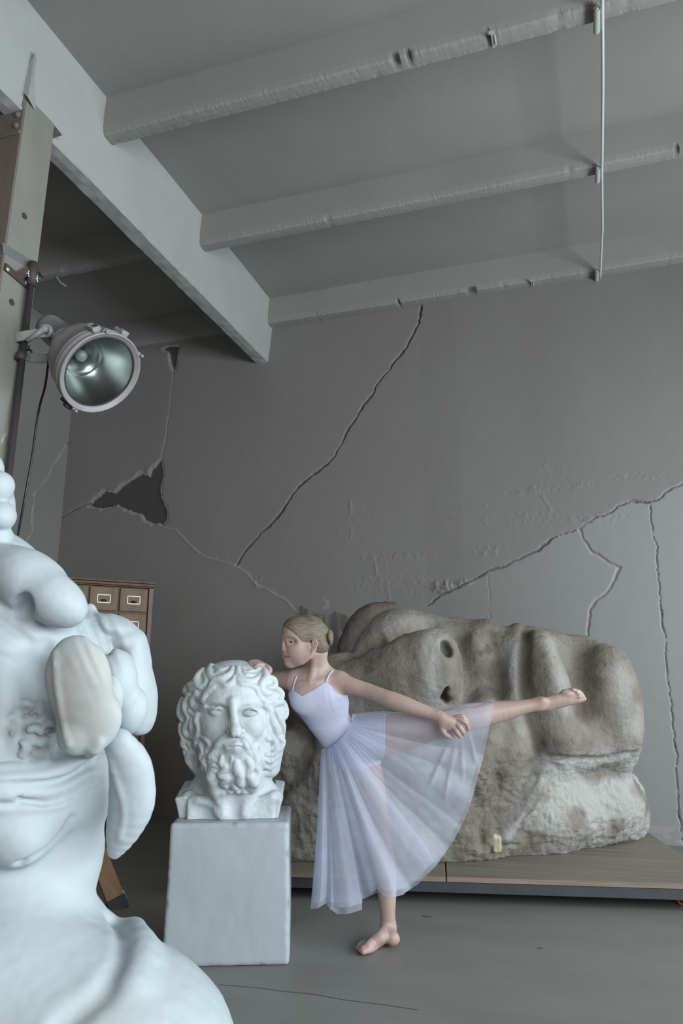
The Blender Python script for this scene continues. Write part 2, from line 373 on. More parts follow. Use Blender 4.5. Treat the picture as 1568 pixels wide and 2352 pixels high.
def polydist(px, py, pts):                      # distance to a polyline in its plane, and the side
    best = np.full(px.shape, 1e9); side = np.zeros(px.shape); par = np.zeros(px.shape)
    for i, (a, b) in enumerate(zip(pts[:-1], pts[1:])):
        a = np.array(a, float); b = np.array(b, float); e = b-a; t = np.clip(((px-a[0])*e[0]+(py-a[1])*e[1])/(e@e), 0, 1)
        dx = px-a[0]-t*e[0]; dy = py-a[1]-t*e[1]; d = np.hypot(dx, dy); m_ = d < best
        best = np.where(m_, d, best); side = np.where(m_, np.sign(e[0]*dy-e[1]*dx), side); par = np.where(m_, i+t, par)
    return best, side, par
def inpoly(px, py, poly):
    r = np.zeros(px.shape, bool); n = len(poly)
    for i in range(n):
        (x1, y1), (x2, y2) = poly[i], poly[(i+1) % n]
        if y1 == y2: continue
        c = ((y1 > py) != (y2 > py)) & (px < (x2-x1)*(py-y1)/(y2-y1)+x1); r ^= c
    return r
# ---------------------------------------------------------------- the room
YW, XL, ZC, ZB = 5.70, -4.636, 4.44, 4.212          # back wall, left wall, ceiling, underside of the ribs
X0, X1, Y0 = -6.3, WX, -3.6
def grid(u0, u1, v0, v1, st):
    U = np.arange(u0, u1+st/2, st); W_ = np.arange(v0, v1+st/2, st); A, B = np.meshgrid(U, W_, indexing='ij'); nu, nv = A.shape
    i = np.arange(nu*nv).reshape(nu, nv)
    return A.ravel(), B.ravel(), np.stack([i[:-1, :-1], i[1:, :-1], i[1:, 1:], i[:-1, 1:]], -1).reshape(-1, 4)
def wob(A, B, s, seed): return vnoise(np.stack([A, B, np.zeros_like(A)], -1), s, seed)
def wp(pts, axis=1, val=YW): return [tuple(np.delete(hit(x, y, axis, val), axis)) for x, y in pts]

def crack(A, B, pts, width, depth, D, chip, dark, lip=0.0, seed=1):
    d, side, _ = polydist(A+0.006*wob(A, B, 30, seed)+0.012*wob(A, B, 9, seed+3), B+0.006*wob(A, B, 30, seed+5)+0.012*wob(A, B, 9, seed+8), pts)
    wdt = width*(0.75+0.5*wob(A, B, 14, seed+9))
    c = np.clip(1-d/wdt, 0, 1)
    D += depth*np.minimum(c*2, 1); np.maximum(chip, np.clip(1.4-d/(wdt*1.2), 0, 1)*0.45*(d < wdt*1.5), out=chip); np.maximum(dark, (c > .35)*0.8, out=dark)
    if lip: D -= .5*lip*np.exp(-(d/(width*2.2))**2)*(side > 0)
A, B, Fc = grid(XL, 1.55, 0.0, ZC, 0.0064)
D = np.zeros_like(A); chip = np.zeros_like(A); dark = np.zeros_like(A)        # D: depth into the wall
big = [(967, 705), (962, 740), (945, 775), (935, 800), (900, 835), (870, 875), (858, 900), (838, 925), (820, 955), (795, 992), (780, 1025), (768, 1048), (735, 1078), (700, 1105), (668, 1140), (645, 1175), (622, 1203), (600, 1222), (578, 1248), (542, 1298)]
crack(A, B, wp(big), 0.011, 0.03, D, chip*0, dark, 0, 1)
crack(A, B, wp([(383, 805), (393, 838), (397, 850), (392, 900), (390, 940), (383, 985), (378, 1020), (370, 1055)]), 0.009, 0.004, D, chip, dark*0, 0, 2)
crack(A, B, wp([(142, 1188), (172, 1172), (190, 1160), (205, 1158)]), 0.012, 0.03, D, chip, dark, 0, 3)
crack(A, B, wp([(375, 1210), (402, 1218), (425, 1240), (445, 1258), (470, 1278), (500, 1288), (540, 1300), (570, 1318), (590, 1345), (620, 1358), (640, 1370), (660, 1382), (680, 1405)]), 0.012, -0.004, D, chip, dark*0, 0, 4)
diag = [(980, 1390), (1005, 1370), (1060, 1345), (1100, 1325), (1135, 1307), (1160, 1300), (1200, 1278), (1235, 1262), (1262, 1240), (1300, 1225), (1330, 1215), (1365, 1190), (1400, 1178), (1425, 1160), (1450, 1150), (1490, 1155), (1512, 1148), (1528, 1130), (1568, 1108), (1640, 1070)]
dp = wp(diag)
crack(A, B, dp, 0.009, 0.016, D, chip*0, dark, 0.0, 5)
crack(A, B, wp([(1330, 1216), (1345, 1245), (1360, 1268), (1385, 1283), (1422, 1302), (1408, 1335), (1390, 1360), (1365, 1380), (1355, 1400), (1352, 1430), (1350, 1460)]), 0.013, 0.012, D, chip, dark*0, 0, 6)
crack(A, B, wp([(1493, 1158), (1500, 1220), (1508, 1290), (1513, 1340), (1521, 1420), (1527, 1500), (1541, 1640), (1551, 1740), (1558, 1840), (1562.5, 1883), (1565, 1935)]), 0.0055, 0.012, D, chip*0, dark, 0, 7)
crack(A, B, wp([(1122, 1321), (1126, 1425)]), 0.004, 0.004, D, chip*0, dark*0, 0, 8)
# the plaster above the diagonal stands proud of the lower panels
dd = np.interp(A, [p[0] for p in dp], [p[1] for p in dp]) + 0.006*wob(A, B, 30, 5)+0.012*wob(A, B, 9, 8)
up_ = (B > dd) & (A > dp[0][0])
D -= up_*0.012*np.clip((A-dp[0][0])/0.3, 0, 1)
for poly in ([(205, 1160), (222, 1142), (243, 1128), (262, 1133), (275, 1122), (300, 1102), (325, 1088), (342, 1096), (352, 1075), (370, 1057), (372, 1090), (365, 1125), (370, 1150), (381, 1170), (380, 1195), (372, 1206), (350, 1203), (333, 1190), (325, 1180), (290, 1170), (270, 1160), (235, 1167)],
             [(376, 800), (386, 808), (393, 835), (400, 850), (404, 835), (410, 795), (385, 796)],
             [(678, 1402), (688, 1392), (700, 1400), (722, 1408), (750, 1410), (772, 1402), (800, 1418), (806, 1425), (790, 1470), (778, 1510), (740, 1520), (690, 1470)]):
    P2 = wp(poly); ja = A+0.007*wob(A, B, 35, 21)+0.01*wob(A, B, 12, 22); jb = B+0.007*wob(A, B, 35, 23)+0.01*wob(A, B, 12, 24)
    x0, x1 = min(p[0] for p in P2)-.1, max(p[0] for p in P2)+.1; z0, z1 = min(p[1] for p in P2)-.1, max(p[1] for p in P2)+.1
    s_ = np.where((A > x0) & (A < x1) & (B > z0) & (B < z1))[0]
    ins = inpoly(ja[s_], jb[s_], P2); dist, _, _ = polydist(ja[s_], jb[s_], P2+[P2[0]])
    stain = poly[0] == (678, 1402)
    if not stain:
        D[s_] += ins*0.022; dark[s_] = np.maximum(dark[s_], ins*1.0); e = (dist < .022+.012*wob(A[s_], B[s_], 20, 31)) & ~ins; D[s_] += e*0.008; chip[s_] = np.maximum(chip[s_], e*0.55)
    else:
        st = np.clip(0.5+1.3*wob(A[s_]*1.0, B[s_]*0.12, 45, 41), 0, 1); dark[s_] = np.maximum(dark[s_], ins*st*0.75)
# rough filler patches and ridges
fine_ = np.maximum(1-3.2*np.abs(wob(A+.02*wob(A, B, 20, 57), B+.02*wob(A, B, 17, 58), 24, 50)), 0)*(wob(A, B, 9, 59) > .0)*.5+.5*np.maximum(wob(A, B, 55, 52), 0)
for (px, py, r, ry_, amp) in ((1015, 1348, .085, .05, .024), (1065, 1338, .07, .03, .016), (900, 1278, .35, .03, .007), (1250, 1122, .42, .035, .006), (1260, 1085, .12, .08, .005), (1470, 1095, .25, .04, .006), (1120, 1265, .14, .05, .006), (590, 1335, .05, .05, .012), (900, 1345, .4, .10, .004), (1240, 1190, .35, .10, .003), (820, 1200, .3, .2, .002), (1380, 1190, .2, .04, .006), (500, 1282, .12, .03, .006)):
    c = hit(px, py, 1, YW); sl_ = np.where((np.abs(A-c[0]) < 2*r) & (np.abs(B-c[2]) < 2*ry_))[0]
    g = np.exp(-(((A[sl_]-c[0])/r)**2+((B[sl_]-c[2])/ry_)**2)**2); D[sl_] -= g*amp*(fine_[sl_]+(.35 if amp > .014 else 0)+.3*wob(A[sl_], B[sl_], 40, 61))
for seg in ([(1113, 1160), (1117, 1208)], [(1035, 1190), (1112, 1196)], [(1212, 1130), (1216, 1160)], [(1245, 1140), (1265, 1175)], [(860, 1290), (868, 1345)], [(800, 1130), (806, 1175)], [(805, 1180), (806, 1240)], [(885, 1290), (893, 1375)]):
    d, _, _ = polydist(A, B, wp(seg)); D -= 0.004*np.exp(-(d/.009)**2)*np.clip(.4+1.2*wob(A, B, 14, 60), 0, 1)
D -= 0.0012*wob(A, B, 3, 70)+0.0006*wob(A, B, 14, 71)
c = hit(748, 1385, 1, YW); g = np.exp(-(((A-c[0])/.035)**2+((B-c[2])/.05)**2)**2); chip = np.maximum(chip, g*.7*(wob(A, B, 25, 77) > -.2))
low = (A > dp[0][0]-.1) & (B < dd)
rb = hit(1500, 1895, 1, YW)[2]; sc = (A > 0) & (B < rb) & (wob(A, B*3, 14, 90) > .25); chip = np.maximum(chip, sc*.55)
pan = np.clip((A-dp[0][0]-.1)/1.3, 0, 1)*(B < dd)  # paler lower plaster, with window brightness painted in towards the right
V = np.stack([A, YW+D, B], -1)
wall = struct(mesh_obj('wall_back', V, Fc[:, ::-1], M['wall'], attrs={'exposed': dark, 'chip': chip, 'panel_light': pan}))
wb = MB(); wb.box(((XL+X1)/2, YW+.12, ZC/2), ((X1-XL)/2+.2, .06, ZC/2)); wb.box(((1.55+X1)/2, YW+.03, ZC/2), ((X1-1.55)/2, .03, ZC/2)); wb.f += []
struct(wb.build('wall_back', M['wall'])).name = 'wall_rear_core'
bpy.data.objects['wall_rear_core'].name = 'wall_back_core'

A, B, Fc = grid(2.6, YW+.03, 0.0, ZC, 0.0075)                      # left wall, seen edge on beyond the column
D = np.zeros_like(A); chip = np.zeros_like(A); dark = np.zeros_like(A)
crack(A, B, wp([(163, 1016), (150, 1022), (137, 1045), (122, 1065), (110, 1095), (95, 1112), (78, 1132), (74, 1165), (72, 1195), (74, 1220), (62, 1240), (50, 1260)], 0, XL), 0.014, 0.014, D, chip, dark*0, 0.002, 12)
D -= 0.0012*wob(A, B, 3, 72)
struct(mesh_obj('wall_left', np.stack([XL-D, A, B], -1), Fc, M['wall'], attrs={'exposed': dark, 'chip': chip}))
wb = MB(); wb.box((XL-.1, (YW+Y0)/2, ZC/2), (.05, (YW-Y0)/2+.2, ZC/2)); struct(wb.build('wall_left_core', M['wall']))

# right-hand wall with three tall windows and an added fourth (beyond the frame; they light the room)
wb = MB(); ys = [Y0]+[q for p_ in WINDOWS for q in p_]+[YW+.18]
for i in range(0, len(ys), 2): wb.box((WX+.1, (ys[i]+ys[i+1])/2, ZC/2), (.1, (ys[i+1]-ys[i])/2, ZC/2))
for y0, y1 in WINDOWS: wb.box((WX+.1, (y0+y1)/2, .25), (.1, (y1-y0)/2, .25)); wb.box((WX+.1, (y0+y1)/2, (3.0+ZC)/2), (.1, (y1-y0)/2, (ZC-3.0)/2))
struct(wb.build('wall_right', M['wall']))
for n_, (y0, y1) in enumerate(WINDOWS):
    f = MB(); ym = (y0+y1)/2
    for yy in (y0+.03, ym, y1-.03): f.box((WX+.08, yy, 1.75), (.03, .03, 1.25))
    for zz in (.53, 1.75, 2.97): f.box((WX+.08, ym, zz), (.03, (y1-y0)/2, .03))
    struct(f.build('window_%d' % (n_+1), M['wframe']))

# floor
A, B, Fc = grid(X0, X1, Y0, YW+.05, 0.03)
zf = np.zeros_like(A); red = np.zeros_like(A)
struct(mesh_obj('floor', np.stack([A, B, zf], -1), Fc, M['floor'], attrs={'red': red}))
fj = MB(); 
def floorline(p, wdt): 
    q = [hit(x, y, 2, 0) for x, y in p]
    for a, b in zip(q[:-1], q[1:]):
        t = (b-a)/np.linalg.norm(b-a); nrm = np.array([-t[1], t[0], 0])*wdt/2; z = np.array([0, 0, .0012]); k = len(fj.v)
        fj.v += [a-nrm+z, a+nrm+z, b+nrm+z, b-nrm+z]; fj.f.append((k, k+1, k+2, k+3))
floorline([(505, 2262), (600, 2270), (640, 2276), (720, 2284), (790, 2297), (880, 2308), (960, 2320)], .0035)
M['joint'] = mat('floor_joint', (0.10, 0.10, 0.095), .8)
struct(fj.build('trim_1', M['joint']))
def blot(name, px, py, rx, ry, m, n=14, seed=1, z=.0011):
    c = hit(px, py, 2, 0); r_ = random.Random(seed); k = MB(); k.v.append(c+[0, 0, z])
    for i in range(n):
        g = 2*math.pi*i/n; q = .7+.5*r_.random(); k.v.append(c+np.array([math.cos(g)*rx*q, math.sin(g)*ry*q, z]))
    k.f = [(0, i+1, (i+1) % n+1) for i in range(n)]; o = k.build(name, m); return o
M['redpaint'] = mat('red_stain', (0.17, 0.085, 0.075), .6)
for i, (a, b, c, d) in enumerate(((980, 2105, .022, .014), (1240, 2178, .012, .008))):
    tag(blot('paint_stain', a, b, c, d, M['redpaint'], seed=i), ['small dark red paint stain on the concrete floor before the trolley', 'tiny faint red paint fleck on the open floor right of the bare foot'][i], 'stain')

# ceiling slab
A, B, Fc = grid(X0, X1, Y0, YW+.1, 0.03)
struct(mesh_obj('ceiling', np.stack([A, B, ZC+.006*wob(A, B, .9, 3)], -1), Fc[:, ::-1], M['ceil']))
wb = MB(); wb.box(((X0+X1)/2, (Y0+YW)/2, ZC+.1), ((X1-X0)/2, (YW-Y0)/2+.2, .08)); struct(wb.build('ceiling_core', M['ceil']))

# ribs: tapered concrete joists with chipped arrises, right and left of the girder
def rib(name, yf, yb, xa, xb, seed, chips=()):
    n = int((xb-xa)/.012); xs = np.linspace(xa, xb, n)
    prof = [(yf-.045, ZC+.03), (yf-.014, ZB+.045), (yf-.006, ZB+.014), (yf+.006, ZB+.002), ((yf+yb)/2, ZB), (yb-.006, ZB+.002), (yb+.006, ZB+.012), (yb+.014, ZB+.045), (yb+.045, ZC+.03)]
    V = np.array([[(x, y, z) for (y, z) in prof] for x in xs]).reshape(-1, 3); m_ = len(prof)
    V[:, 1] += .004*vnoise(V, 1.2, seed) ; edge = np.tile(np.array([0, 0, 1, 1, .4, 1, 1, 0, 0]), n)
    j = (np.maximum(vnoise(V*[1, .2, .2], 16, seed+1)-.5, 0)*.014+np.maximum(vnoise(V*[1, .2, .2], 3, seed+4)-.2, 0)*.002+.0022*np.abs(vnoise(V, 50, seed+2)))*edge; V[:, 2] += j
    V[:, 1] += np.tile(np.array([0, 0, 1, 1, 0, -1, -1, 0, 0]), n)*j
    ex = np.zeros(len(V))
    for cx, wd, dep in chips:
        g = np.exp(-((V[:, 0]-cx)/wd)**4)*np.tile(np.array([0, 0, 1, 1, .3, 0, 0, 0, 0]), n); V[:, 2] += g*dep*.8; V[:, 1] += g*dep*.8; ex = np.maximum(ex, g*.9)
    i = np.arange(n*m_).reshape(n, m_); Fq = np.stack([i[:-1, :-1], i[:-1, 1:], i[1:, 1:], i[1:, :-1]], -1).reshape(-1, 4)
    o = mesh_obj(name, V, Fq, M['ceil'], attrs={'exposed': ex}); o.data.polygons.foreach_set('use_smooth', [False]*len(Fq)); return struct(o)
def rx(px, py): return hit(px, py, 2, ZB)[0]
rib('ceiling_rib', 3.155, 3.245, -2.53, X1, 1, [(rx(902, 122), .018, .02), (rx(933, 113), .014, .02), (rx(1118, 68), .01, .01), (rx(1350, 8), .02, .012)])
rib('ceiling_rib', 4.335, 4.425, -2.53, X1, 2, [(rx(1555, 344), .012, .015)])
rib('ceiling_rib', 5.60, 5.72, -2.53, X1, 3, [(rx(1080, 662), .035, .02), (rx(912, 690), .012, .02)])
rib('ceiling_rib', 3.155, 3.245, X0, -2.6, 4)
rib('ceiling_rib', 4.310, 4.385, X0, -2.6, 5, [(hit(100, 645, 2, ZB)[0], .02, .02)])
rib('ceiling_rib', 5.62, 5.72, X0, -2.6, 6)
rib('ceiling_rib', 1.97, 2.06, -2.53, X1, 7)
rib('ceiling_rib', 0.78, 0.87, -2.53, X1, 8)

# girder: battered concrete beam carrying the ribs
n = 560; ysg = np.linspace(Y0, YW+.02, n); ZG = 3.886
prof = [(-2.475, ZC+.03), (-2.500, 4.33), (-2.541, ZG+.012), (-2.549, ZG+.002), (-2.60, ZG), (-2.655, ZG+.002), (-2.664, ZG+.012), (-2.70, 4.33), (-2.72, ZC+.03)]
V = np.array([[(x, y, z) for (x, z) in prof] for y in ysg]).reshape(-1, 3); V += .0035*np.stack([vnoise(V, 3, 5), 0*V[:, 0], vnoise(V*[4, 1, 4], 18, 6)], -1)
m_ = len(prof); i = np.arange(n*m_).reshape(n, m_)
go = mesh_obj('ceiling_girder', V, np.stack([i[:-1, :-1], i[1:, :-1], i[1:, 1:], i[:-1, 1:]], -1).reshape(-1, 4), M['girder']); go.data.polygons.foreach_set('use_smooth', [False]*len(go.data.polygons)); struct(go)

# conduit with its sleeves, and the tied fixings on the ribs
t = thing('conduit_pipe', 'thin pale conduit pipe running across the three ceiling ribs', 'pipe', (0.3, 4.3, 4.2))
pts = []
for i in range(60):
    f_ = i/59; y = 1.2+(5.69-1.2)*f_; xx = np.interp(y, [1.2, 3.1, 3.7, 4.34, 5.0, 5.67], [.29, hit(1383, 0, 2, 4.19)[0], hit(1384, 220, 2, 4.19)[0], hit(1382, 385, 2, 4.19)[0], hit(1383, 530, 2, 4.19)[0], hit(1378, 635, 2, 4.19)[0]])
    pts.append((xx, y, 4.193-.004*math.sin(f_*40)))
MB().tube(pts, .0085, 8).build('pipe_run', M['conduit'], t, True)
for y, z in ((3.2, 4.185), (4.38, 4.185), (5.62, 4.185)):
    xx = np.interp(y, [p[1] for p in pts], [p[0] for p in pts])-.027
    s = MB().tube([(xx, y-.065, z), (xx, y+.07, z)], .016, 14, False); s.tube([(xx, y-.065, z), (xx, y+.07, z)], .011, 14, True); s.tube([(xx, y+.068, z), (xx, y+.082, z)], [.013, .009], 12)
    s.build('sleeve', M['sleeve'], t, True)
for (px, py, i) in ((1131, 90, 0), (1221, 650, 1)):
    c = hit(px, py, 2, ZB-.006); k = MB().box(c, (.006, .05, .006)); k.tube([c+[.012, -.03, -.006], c+[.012, .03, -.008]], .006, 6); k.box(c+[-.004, -.045, -.002], (.012, .008, .006))
    tag(k.build('rib_clip', M['sleeve'], bevel=.002), ['small pale metal clip on the underside of the nearest ceiling rib', 'small pale metal clip on the rib along the back wall'][i], 'clip')
k = MB().tube([hit(130, 636, 2, ZB-.005), hit(140, 650, 2, ZB-.012), hit(152, 657, 2, ZB-.008)], .006, 6)
tag(k.build('wire_hook', M['sleeve']), 'bent wire stub hanging from the shaded rib left of the girder', 'wire')

# column, its steel jacket and the pole bracketed to it
k = MB(); k.poly8([(-2.82, 2.473, 0), (-2.532, 2.473, 0), (-2.532, 2.701, 0), (-2.82, 2.701, 0), (-2.82, 2.562, 3.985), (-2.532, 2.562, 3.985), (-2.532, 2.775, 3.985), (-2.82, 2.775, 3.985)])
col = tag(k.build('concrete_column', M['column'], bevel=.006), 'tall square concrete column with chipped pale paint under the girder', 'column')
col['kind'] = 'structure'; col.name = 'column'
j = MB(); zj = hit(0, 590, 0, -2.5)[2]
j.poly8([(-2.826, 2.464, 0), (-2.533, 2.464, 0), (-2.533, 2.474, 0), (-2.826, 2.474, 0), (-2.826, 2.549, 3.94), (-2.533, 2.549, 3.94), (-2.533, 2.562, 3.94), (-2.826, 2.562, 3.94)]); zc_ = hit(58, 225, 0, -2.532)[2]
j.box((-2.68, 2.548, zc_-.02), (.148, .010, .035)); j.box((-2.68, 2.544, zc_-.21), (.148, .012, .01))
j = j.build('steel_jacket', M['steel_jacket'], col, bevel=.003)
for px, py in ((40, 236), (41, 262), (37, 287)):
    c = hit(px-2, py, 1, 2.540); MB().lathe(c+[0, .01, 0], (0, -1, 0), [(0, .019), (.008, .018), (.016, .012), (.02, .0)], 16).build('rivet', M['steel_jacket'], j, True)
f3 = [hit(x, y, 1, 2.775) for x, y in ((121, 283), (141, 308), (118, 316))]; tri = MB(); tri.v = f3+[p+[-.0, .008, 0] for p in f3]; tri.f = [(0, 1, 2), (5, 4, 3), (0, 3, 4, 1), (1, 4, 5, 2), (2, 5, 3, 0)]
tri.build('bracket_fin', M['steel_jacket'], col)
hol = MB()
for px, py in ((56, 496), (27, 694)):
    c = hit(px, py, 0, -2.531); hol.lathe(c-[.001, 0, 0], (1, 0, 0), [(0, .017), (.0025, .017), (.0025, 0)], 20)
M['hole'] = mat('socket_hole', (.05, .045, .045), .9); hol.build('drilled_hole', M['hole'], col)
tp = MB(); a, b, c, d = [hit(*q, 0, -2.5305) for q in ((5, 556), (74, 598), (77, 622), (7, 580))]; tp.v = [a, b, c, d]; tp.f = [(0, 1, 2, 3)]
M['cement'] = mat('grey_cement', (.15, .155, .16), .8); tp.build('cement_band', M['cement'], col)

h1, h2, h3 = hit(40, 201, 1, 2.532), hit(64, 222, 1, 2.532), hit(81, 118, 1, 2.532)
b2, b3, b1 = h2+[-.07, .20, 0], h3+[-.05, .08, 0], h1+[-.05, .2, 0]; k = MB(); k.v = [h1, h2, h3, b1, b2, b3]; k.f = [(0, 1, 2), (5, 4, 3), (0, 3, 4, 1), (1, 4, 5, 2), (2, 5, 3, 0)]
k.build('column_haunch', M['girder'], col)
# ---------------------------------------------------------------- trolley platform under the giant head
zt = .122
fl, fr = hit(560, 1996.5, 2, zt), hit(1568, 2026, 2, zt)
ex = (fr-fl)/np.linalg.norm(fr-fl); ey = np.array([-ex[1], ex[0], 0]); o0 = hit(1025, 2015, 2, zt-.02)
c0 = hit(1025, 2014, 2, zt)
br = hit(1480, 1909, 2, zt); depth_ = (br-c0)@ey; e_r = (br-c0)@ex + .01
t = thing('platform_trolley', 'low wide plywood platform trolley on a dark steel frame carrying the giant stone-look face', 'trolley', tuple(c0*[1, 1, 0]))
AX = [ex, ey, np.array([0, 0, 1.0])]
def tb(name, x0, x1, y0, y1, z0, z1, m, bev=.002): 
    k = MB().box(c0*[1, 1, 0]+ex*(x0+x1)/2+ey*(y0+y1)/2+np.array([0, 0, (z0+z1)/2]), ((x1-x0)/2, (y1-y0)/2, (z1-z0)/2), AX); return k.build(name, m, t, bevel=bev)
left_ = (hit(470, 1995, 2, zt)-c0)@ex
for x0, x1 in ((left_, -.004), (.002, e_r)):
    tb('deck_board', x0, x1, 0, depth_, .1005, zt, M['ply'])
    tb('board_edge', x0, x1, -.0015, 0, .1005, zt-.001, M['plyedge'], 0)
fx0, fx1 = left_+.02, e_r-.01
tb('steel_frame', fx0, fx1, .006, .056, .05, .1, M['dark_steel']); tb('steel_frame', fx0, fx1, depth_-.056, depth_-.006, .05, .1, M['dark_steel'])
tb('steel_frame', fx0, fx0+.05, .056, depth_-.056, .05, .1, M['dark_steel']); tb('steel_frame', fx1-.05, fx1, .056, depth_-.056, .05, .1, M['dark_steel'])
wc = hit(1567, 2078, 2, 0)
for cc in (wc, c0*[1, 1, 0]+ex*(left_+.2)+ey*.09, c0*[1, 1, 0]+ex*(left_+.2)+ey*(depth_-.1), c0*[1, 1, 0]+ex*(e_r-.2)+ey*(depth_-.1)):
    p = cc+np.array([0, 0, .026])
    wh = MB().lathe(p-ey*.014, ey, [(0, .019), (0, .026), (.028, .026), (.028, .019)], 32, True).build('caster_tyre', M['orange'], t, True)
    MB().lathe(p-ey*.012, ey, [(0, 0), (0, .019), (.024, .019), (.024, 0)], 24).build('caster_wheel', M['dark_steel'], t, True)
    MB().box(p+[0, 0, .012], (.012, .02, .013), AX).build('caster_fork', M['dark_steel'], t)

# ---------------------------------------------------------------- giant face lying on its side
c = Clay(4.3); u = c.E
def dz(d): return (4.3-d)*FPX/4.3
# body and silhouettes
c.near = 420; c.far = 420
c.E(895, 1575, dz(4.55), 135, 192, 130, -16, 30); c.E(1050, 1600, dz(4.55), 240, 190, 150, -8, 50)
c.E(1240, 1630, dz(4.55), 190, 192, 160, 0, 50); c.E(1340, 1605, dz(4.5), 118, 148, 120, 0, 30)
c.E(1392, 1650, dz(4.55), 72, 150, 120, 0, 40)
c.E(1310, 1842, dz(4.6), 168, 108, 130, 8, 25); c.E(1190, 1860, dz(4.35), 190, 115, 130, 5, 30)
c.E(1040, 1870, dz(4.2), 150, 112, 130, 0, 30); c.E(1395, 1845, dz(4.66), 84, 100, 105, 0, 20)
c.E(800, 1790, dz(4.2), 190, 200, 150, 0, 50); c.E(690, 1840, dz(4.15), 120, 145, 110, 0, 30); c.E(900, 1900, dz(4.1), 150, 78, 110, 0, 30)
c.E(1010, 1720, dz(4.3), 230, 170, 190, 0, 60); c.E(1220, 1640, dz(4.42), 90, 190, 140, 0, 60)
c.L([(640, 1925, dz(4.05), 45), (900, 1945, dz(4.0), 40), (1040, 1955, dz(4.02), 33), (1180, 1945, dz(4.15), 30), (1320, 1922, dz(4.35), 30), (1450, 1880, dz(4.6), 34)], 40)
# forehead, bridge and nose, one broad wedge
c.E(800, 1600, dz(4.2), 140, 90, 110, 8, 50)
c.L([(745, 1590, dz(4.1), 70), (860, 1570, dz(4.02), 74), (940, 1548, dz(3.95), 84), (975, 1540, dz(3.92), 80)], 50)
c.E(900, 1640, dz(4.08), 150, 100, 95, -10, 60); c.E(985, 1530, dz(3.88), 52, 72, 50, -6, 24)
c.E(1008, 1492, dz(3.9), 34, 40, 46, 20, 16); c.E(1034, 1578, dz(3.93), 26, 46, 44, 4, 18)
c.E(1021, 1490, dz(3.81), 11, 17, 22, 14, 12, -1); c.E(1028, 1499, dz(3.82), 7, 9, 16, 0, 8, -1); c.E(1016, 1580, dz(3.81), 10, 24, 20, -14, 14, -1); c.E(1020, 1604, dz(3.83), 9, 14, 18, 10, 10, -1)
# soft relief laid on the surface
c.R([(800, 1500, 16), (870, 1478, 18), (930, 1452, 16), (985, 1438, 14)], 30, .1, -1)
c.R([(1062, 1470, 20), (1066, 1540, 24), (1072, 1600, 20)], 40, .2, -1)
c.E(1125, 1560, c.on(1125, 1560)+18, 46, 56, 40, 25, 50, -1)
c.R([(1120, 1450, 24), (1160, 1480, 22), (1166, 1545, 20), (1172, 1620, 22), (1180, 1710, 22)], 34, .35)
c.R([(1092, 1480, 14), (1110, 1590, 16), (1120, 1680, 18)], 34, .3)
c.R([(1188, 1450, 16), (1184, 1520, 18), (1188, 1590, 18), (1208, 1670, 18), (1222, 1730, 14)], 20, .2)
c.R([(1238, 1472, 24), (1252, 1530, 34), (1266, 1590, 42), (1272, 1650, 38), (1276, 1715, 26)], 26, .12)
c.R([(1335, 1490, 26), (1342, 1560, 30), (1346, 1630, 22)], 50, .2, -1)
c.E(1402, 1590, c.on(1402, 1590)-42, 52, 95, 62, 0, 45)
c.R([(1300, 1700, 30), (1380, 1715, 26), (1440, 1700, 20)], 50, .45)
c.R([(1211, 1436, 8), (1205, 1490, 10), (1203, 1560, 12), (1212, 1620, 12), (1228, 1680, 10), (1236, 1730, 10), (1240, 1780, 6)], 14, .1, -1)
c.E(1345, 1845, dz(4.42), 125, 92, 90, 4, 30)
c.R([(1262, 1742, 6), (1300, 1746, 9), (1380, 1746, 9), (1450, 1732, 8)], 16, .1, -1)
c.R([(1248, 1765, 14), (1222, 1820, 14), (1190, 1880, 14), (1165, 1925, 10)], 14, .3)
c.E(1140, 1850, c.on(1140, 1850)+24, 50, 78, 46, -30, 30, -1); c.R([(1225, 1790, 10), (1190, 1850, 11), (1150, 1915, 9)], 14, 0, -1)
c.E(1108, 1925, c.on(1108, 1925)+8, 13, 26, 20, 0, 10, -1)
c.R([(1120, 1700, 10), (1100, 1760, 14), (1110, 1820, 10)], 30, .3); c.R([(930, 1640, 10), (1010, 1640, 14), (1040, 1700, 14)], 34, .1)
# left hollow groove by the bust
c.R([(655, 1648, 9), (690, 1668, 10), (712, 1705, 9), (706, 1750, 8), (680, 1790, 9), (645, 1830, 8)], 12, .1, -1)
c.E(668, 1740, c.on(668, 1740)-16, 34, 60, 26, 20, 20)
# hair rim at the back
gp = list(c.p)
c2 = Clay(4.3)
c2.L([(800, 1520, dz(4.42), 28), (806, 1478, dz(4.5), 30), (828, 1440, dz(4.56), 34), (862, 1412, dz(4.62), 30), (905, 1398, dz(4.66), 16)], 12, sub=4)
t = thing('giant_face_sculpture', 'giant brown-grey stucco face lying on its side on the plywood trolley', 'sculpture', tuple(hit(1100, 1960, 2, zt)))
V, Q, N = sculpt(gp, 0.0095)
px, py, pd = pxy(V)
pale = np.zeros(len(V)); dk = np.zeros(len(V))  # stucco tints, with light on ridges and shade in hollows painted in
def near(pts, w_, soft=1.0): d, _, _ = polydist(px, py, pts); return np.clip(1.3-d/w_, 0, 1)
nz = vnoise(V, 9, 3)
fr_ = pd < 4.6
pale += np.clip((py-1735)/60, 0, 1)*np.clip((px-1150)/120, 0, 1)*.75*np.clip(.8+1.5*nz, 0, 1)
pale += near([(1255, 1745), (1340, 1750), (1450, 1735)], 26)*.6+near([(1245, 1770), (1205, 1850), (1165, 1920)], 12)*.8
pale += near([(990, 1470), (1005, 1540), (990, 1600)], 34)*.5*np.clip(.6+nz, 0, 1)+near([(1440, 1520), (1455, 1650)], 40)*.5*np.clip(.6+nz, 0, 1)
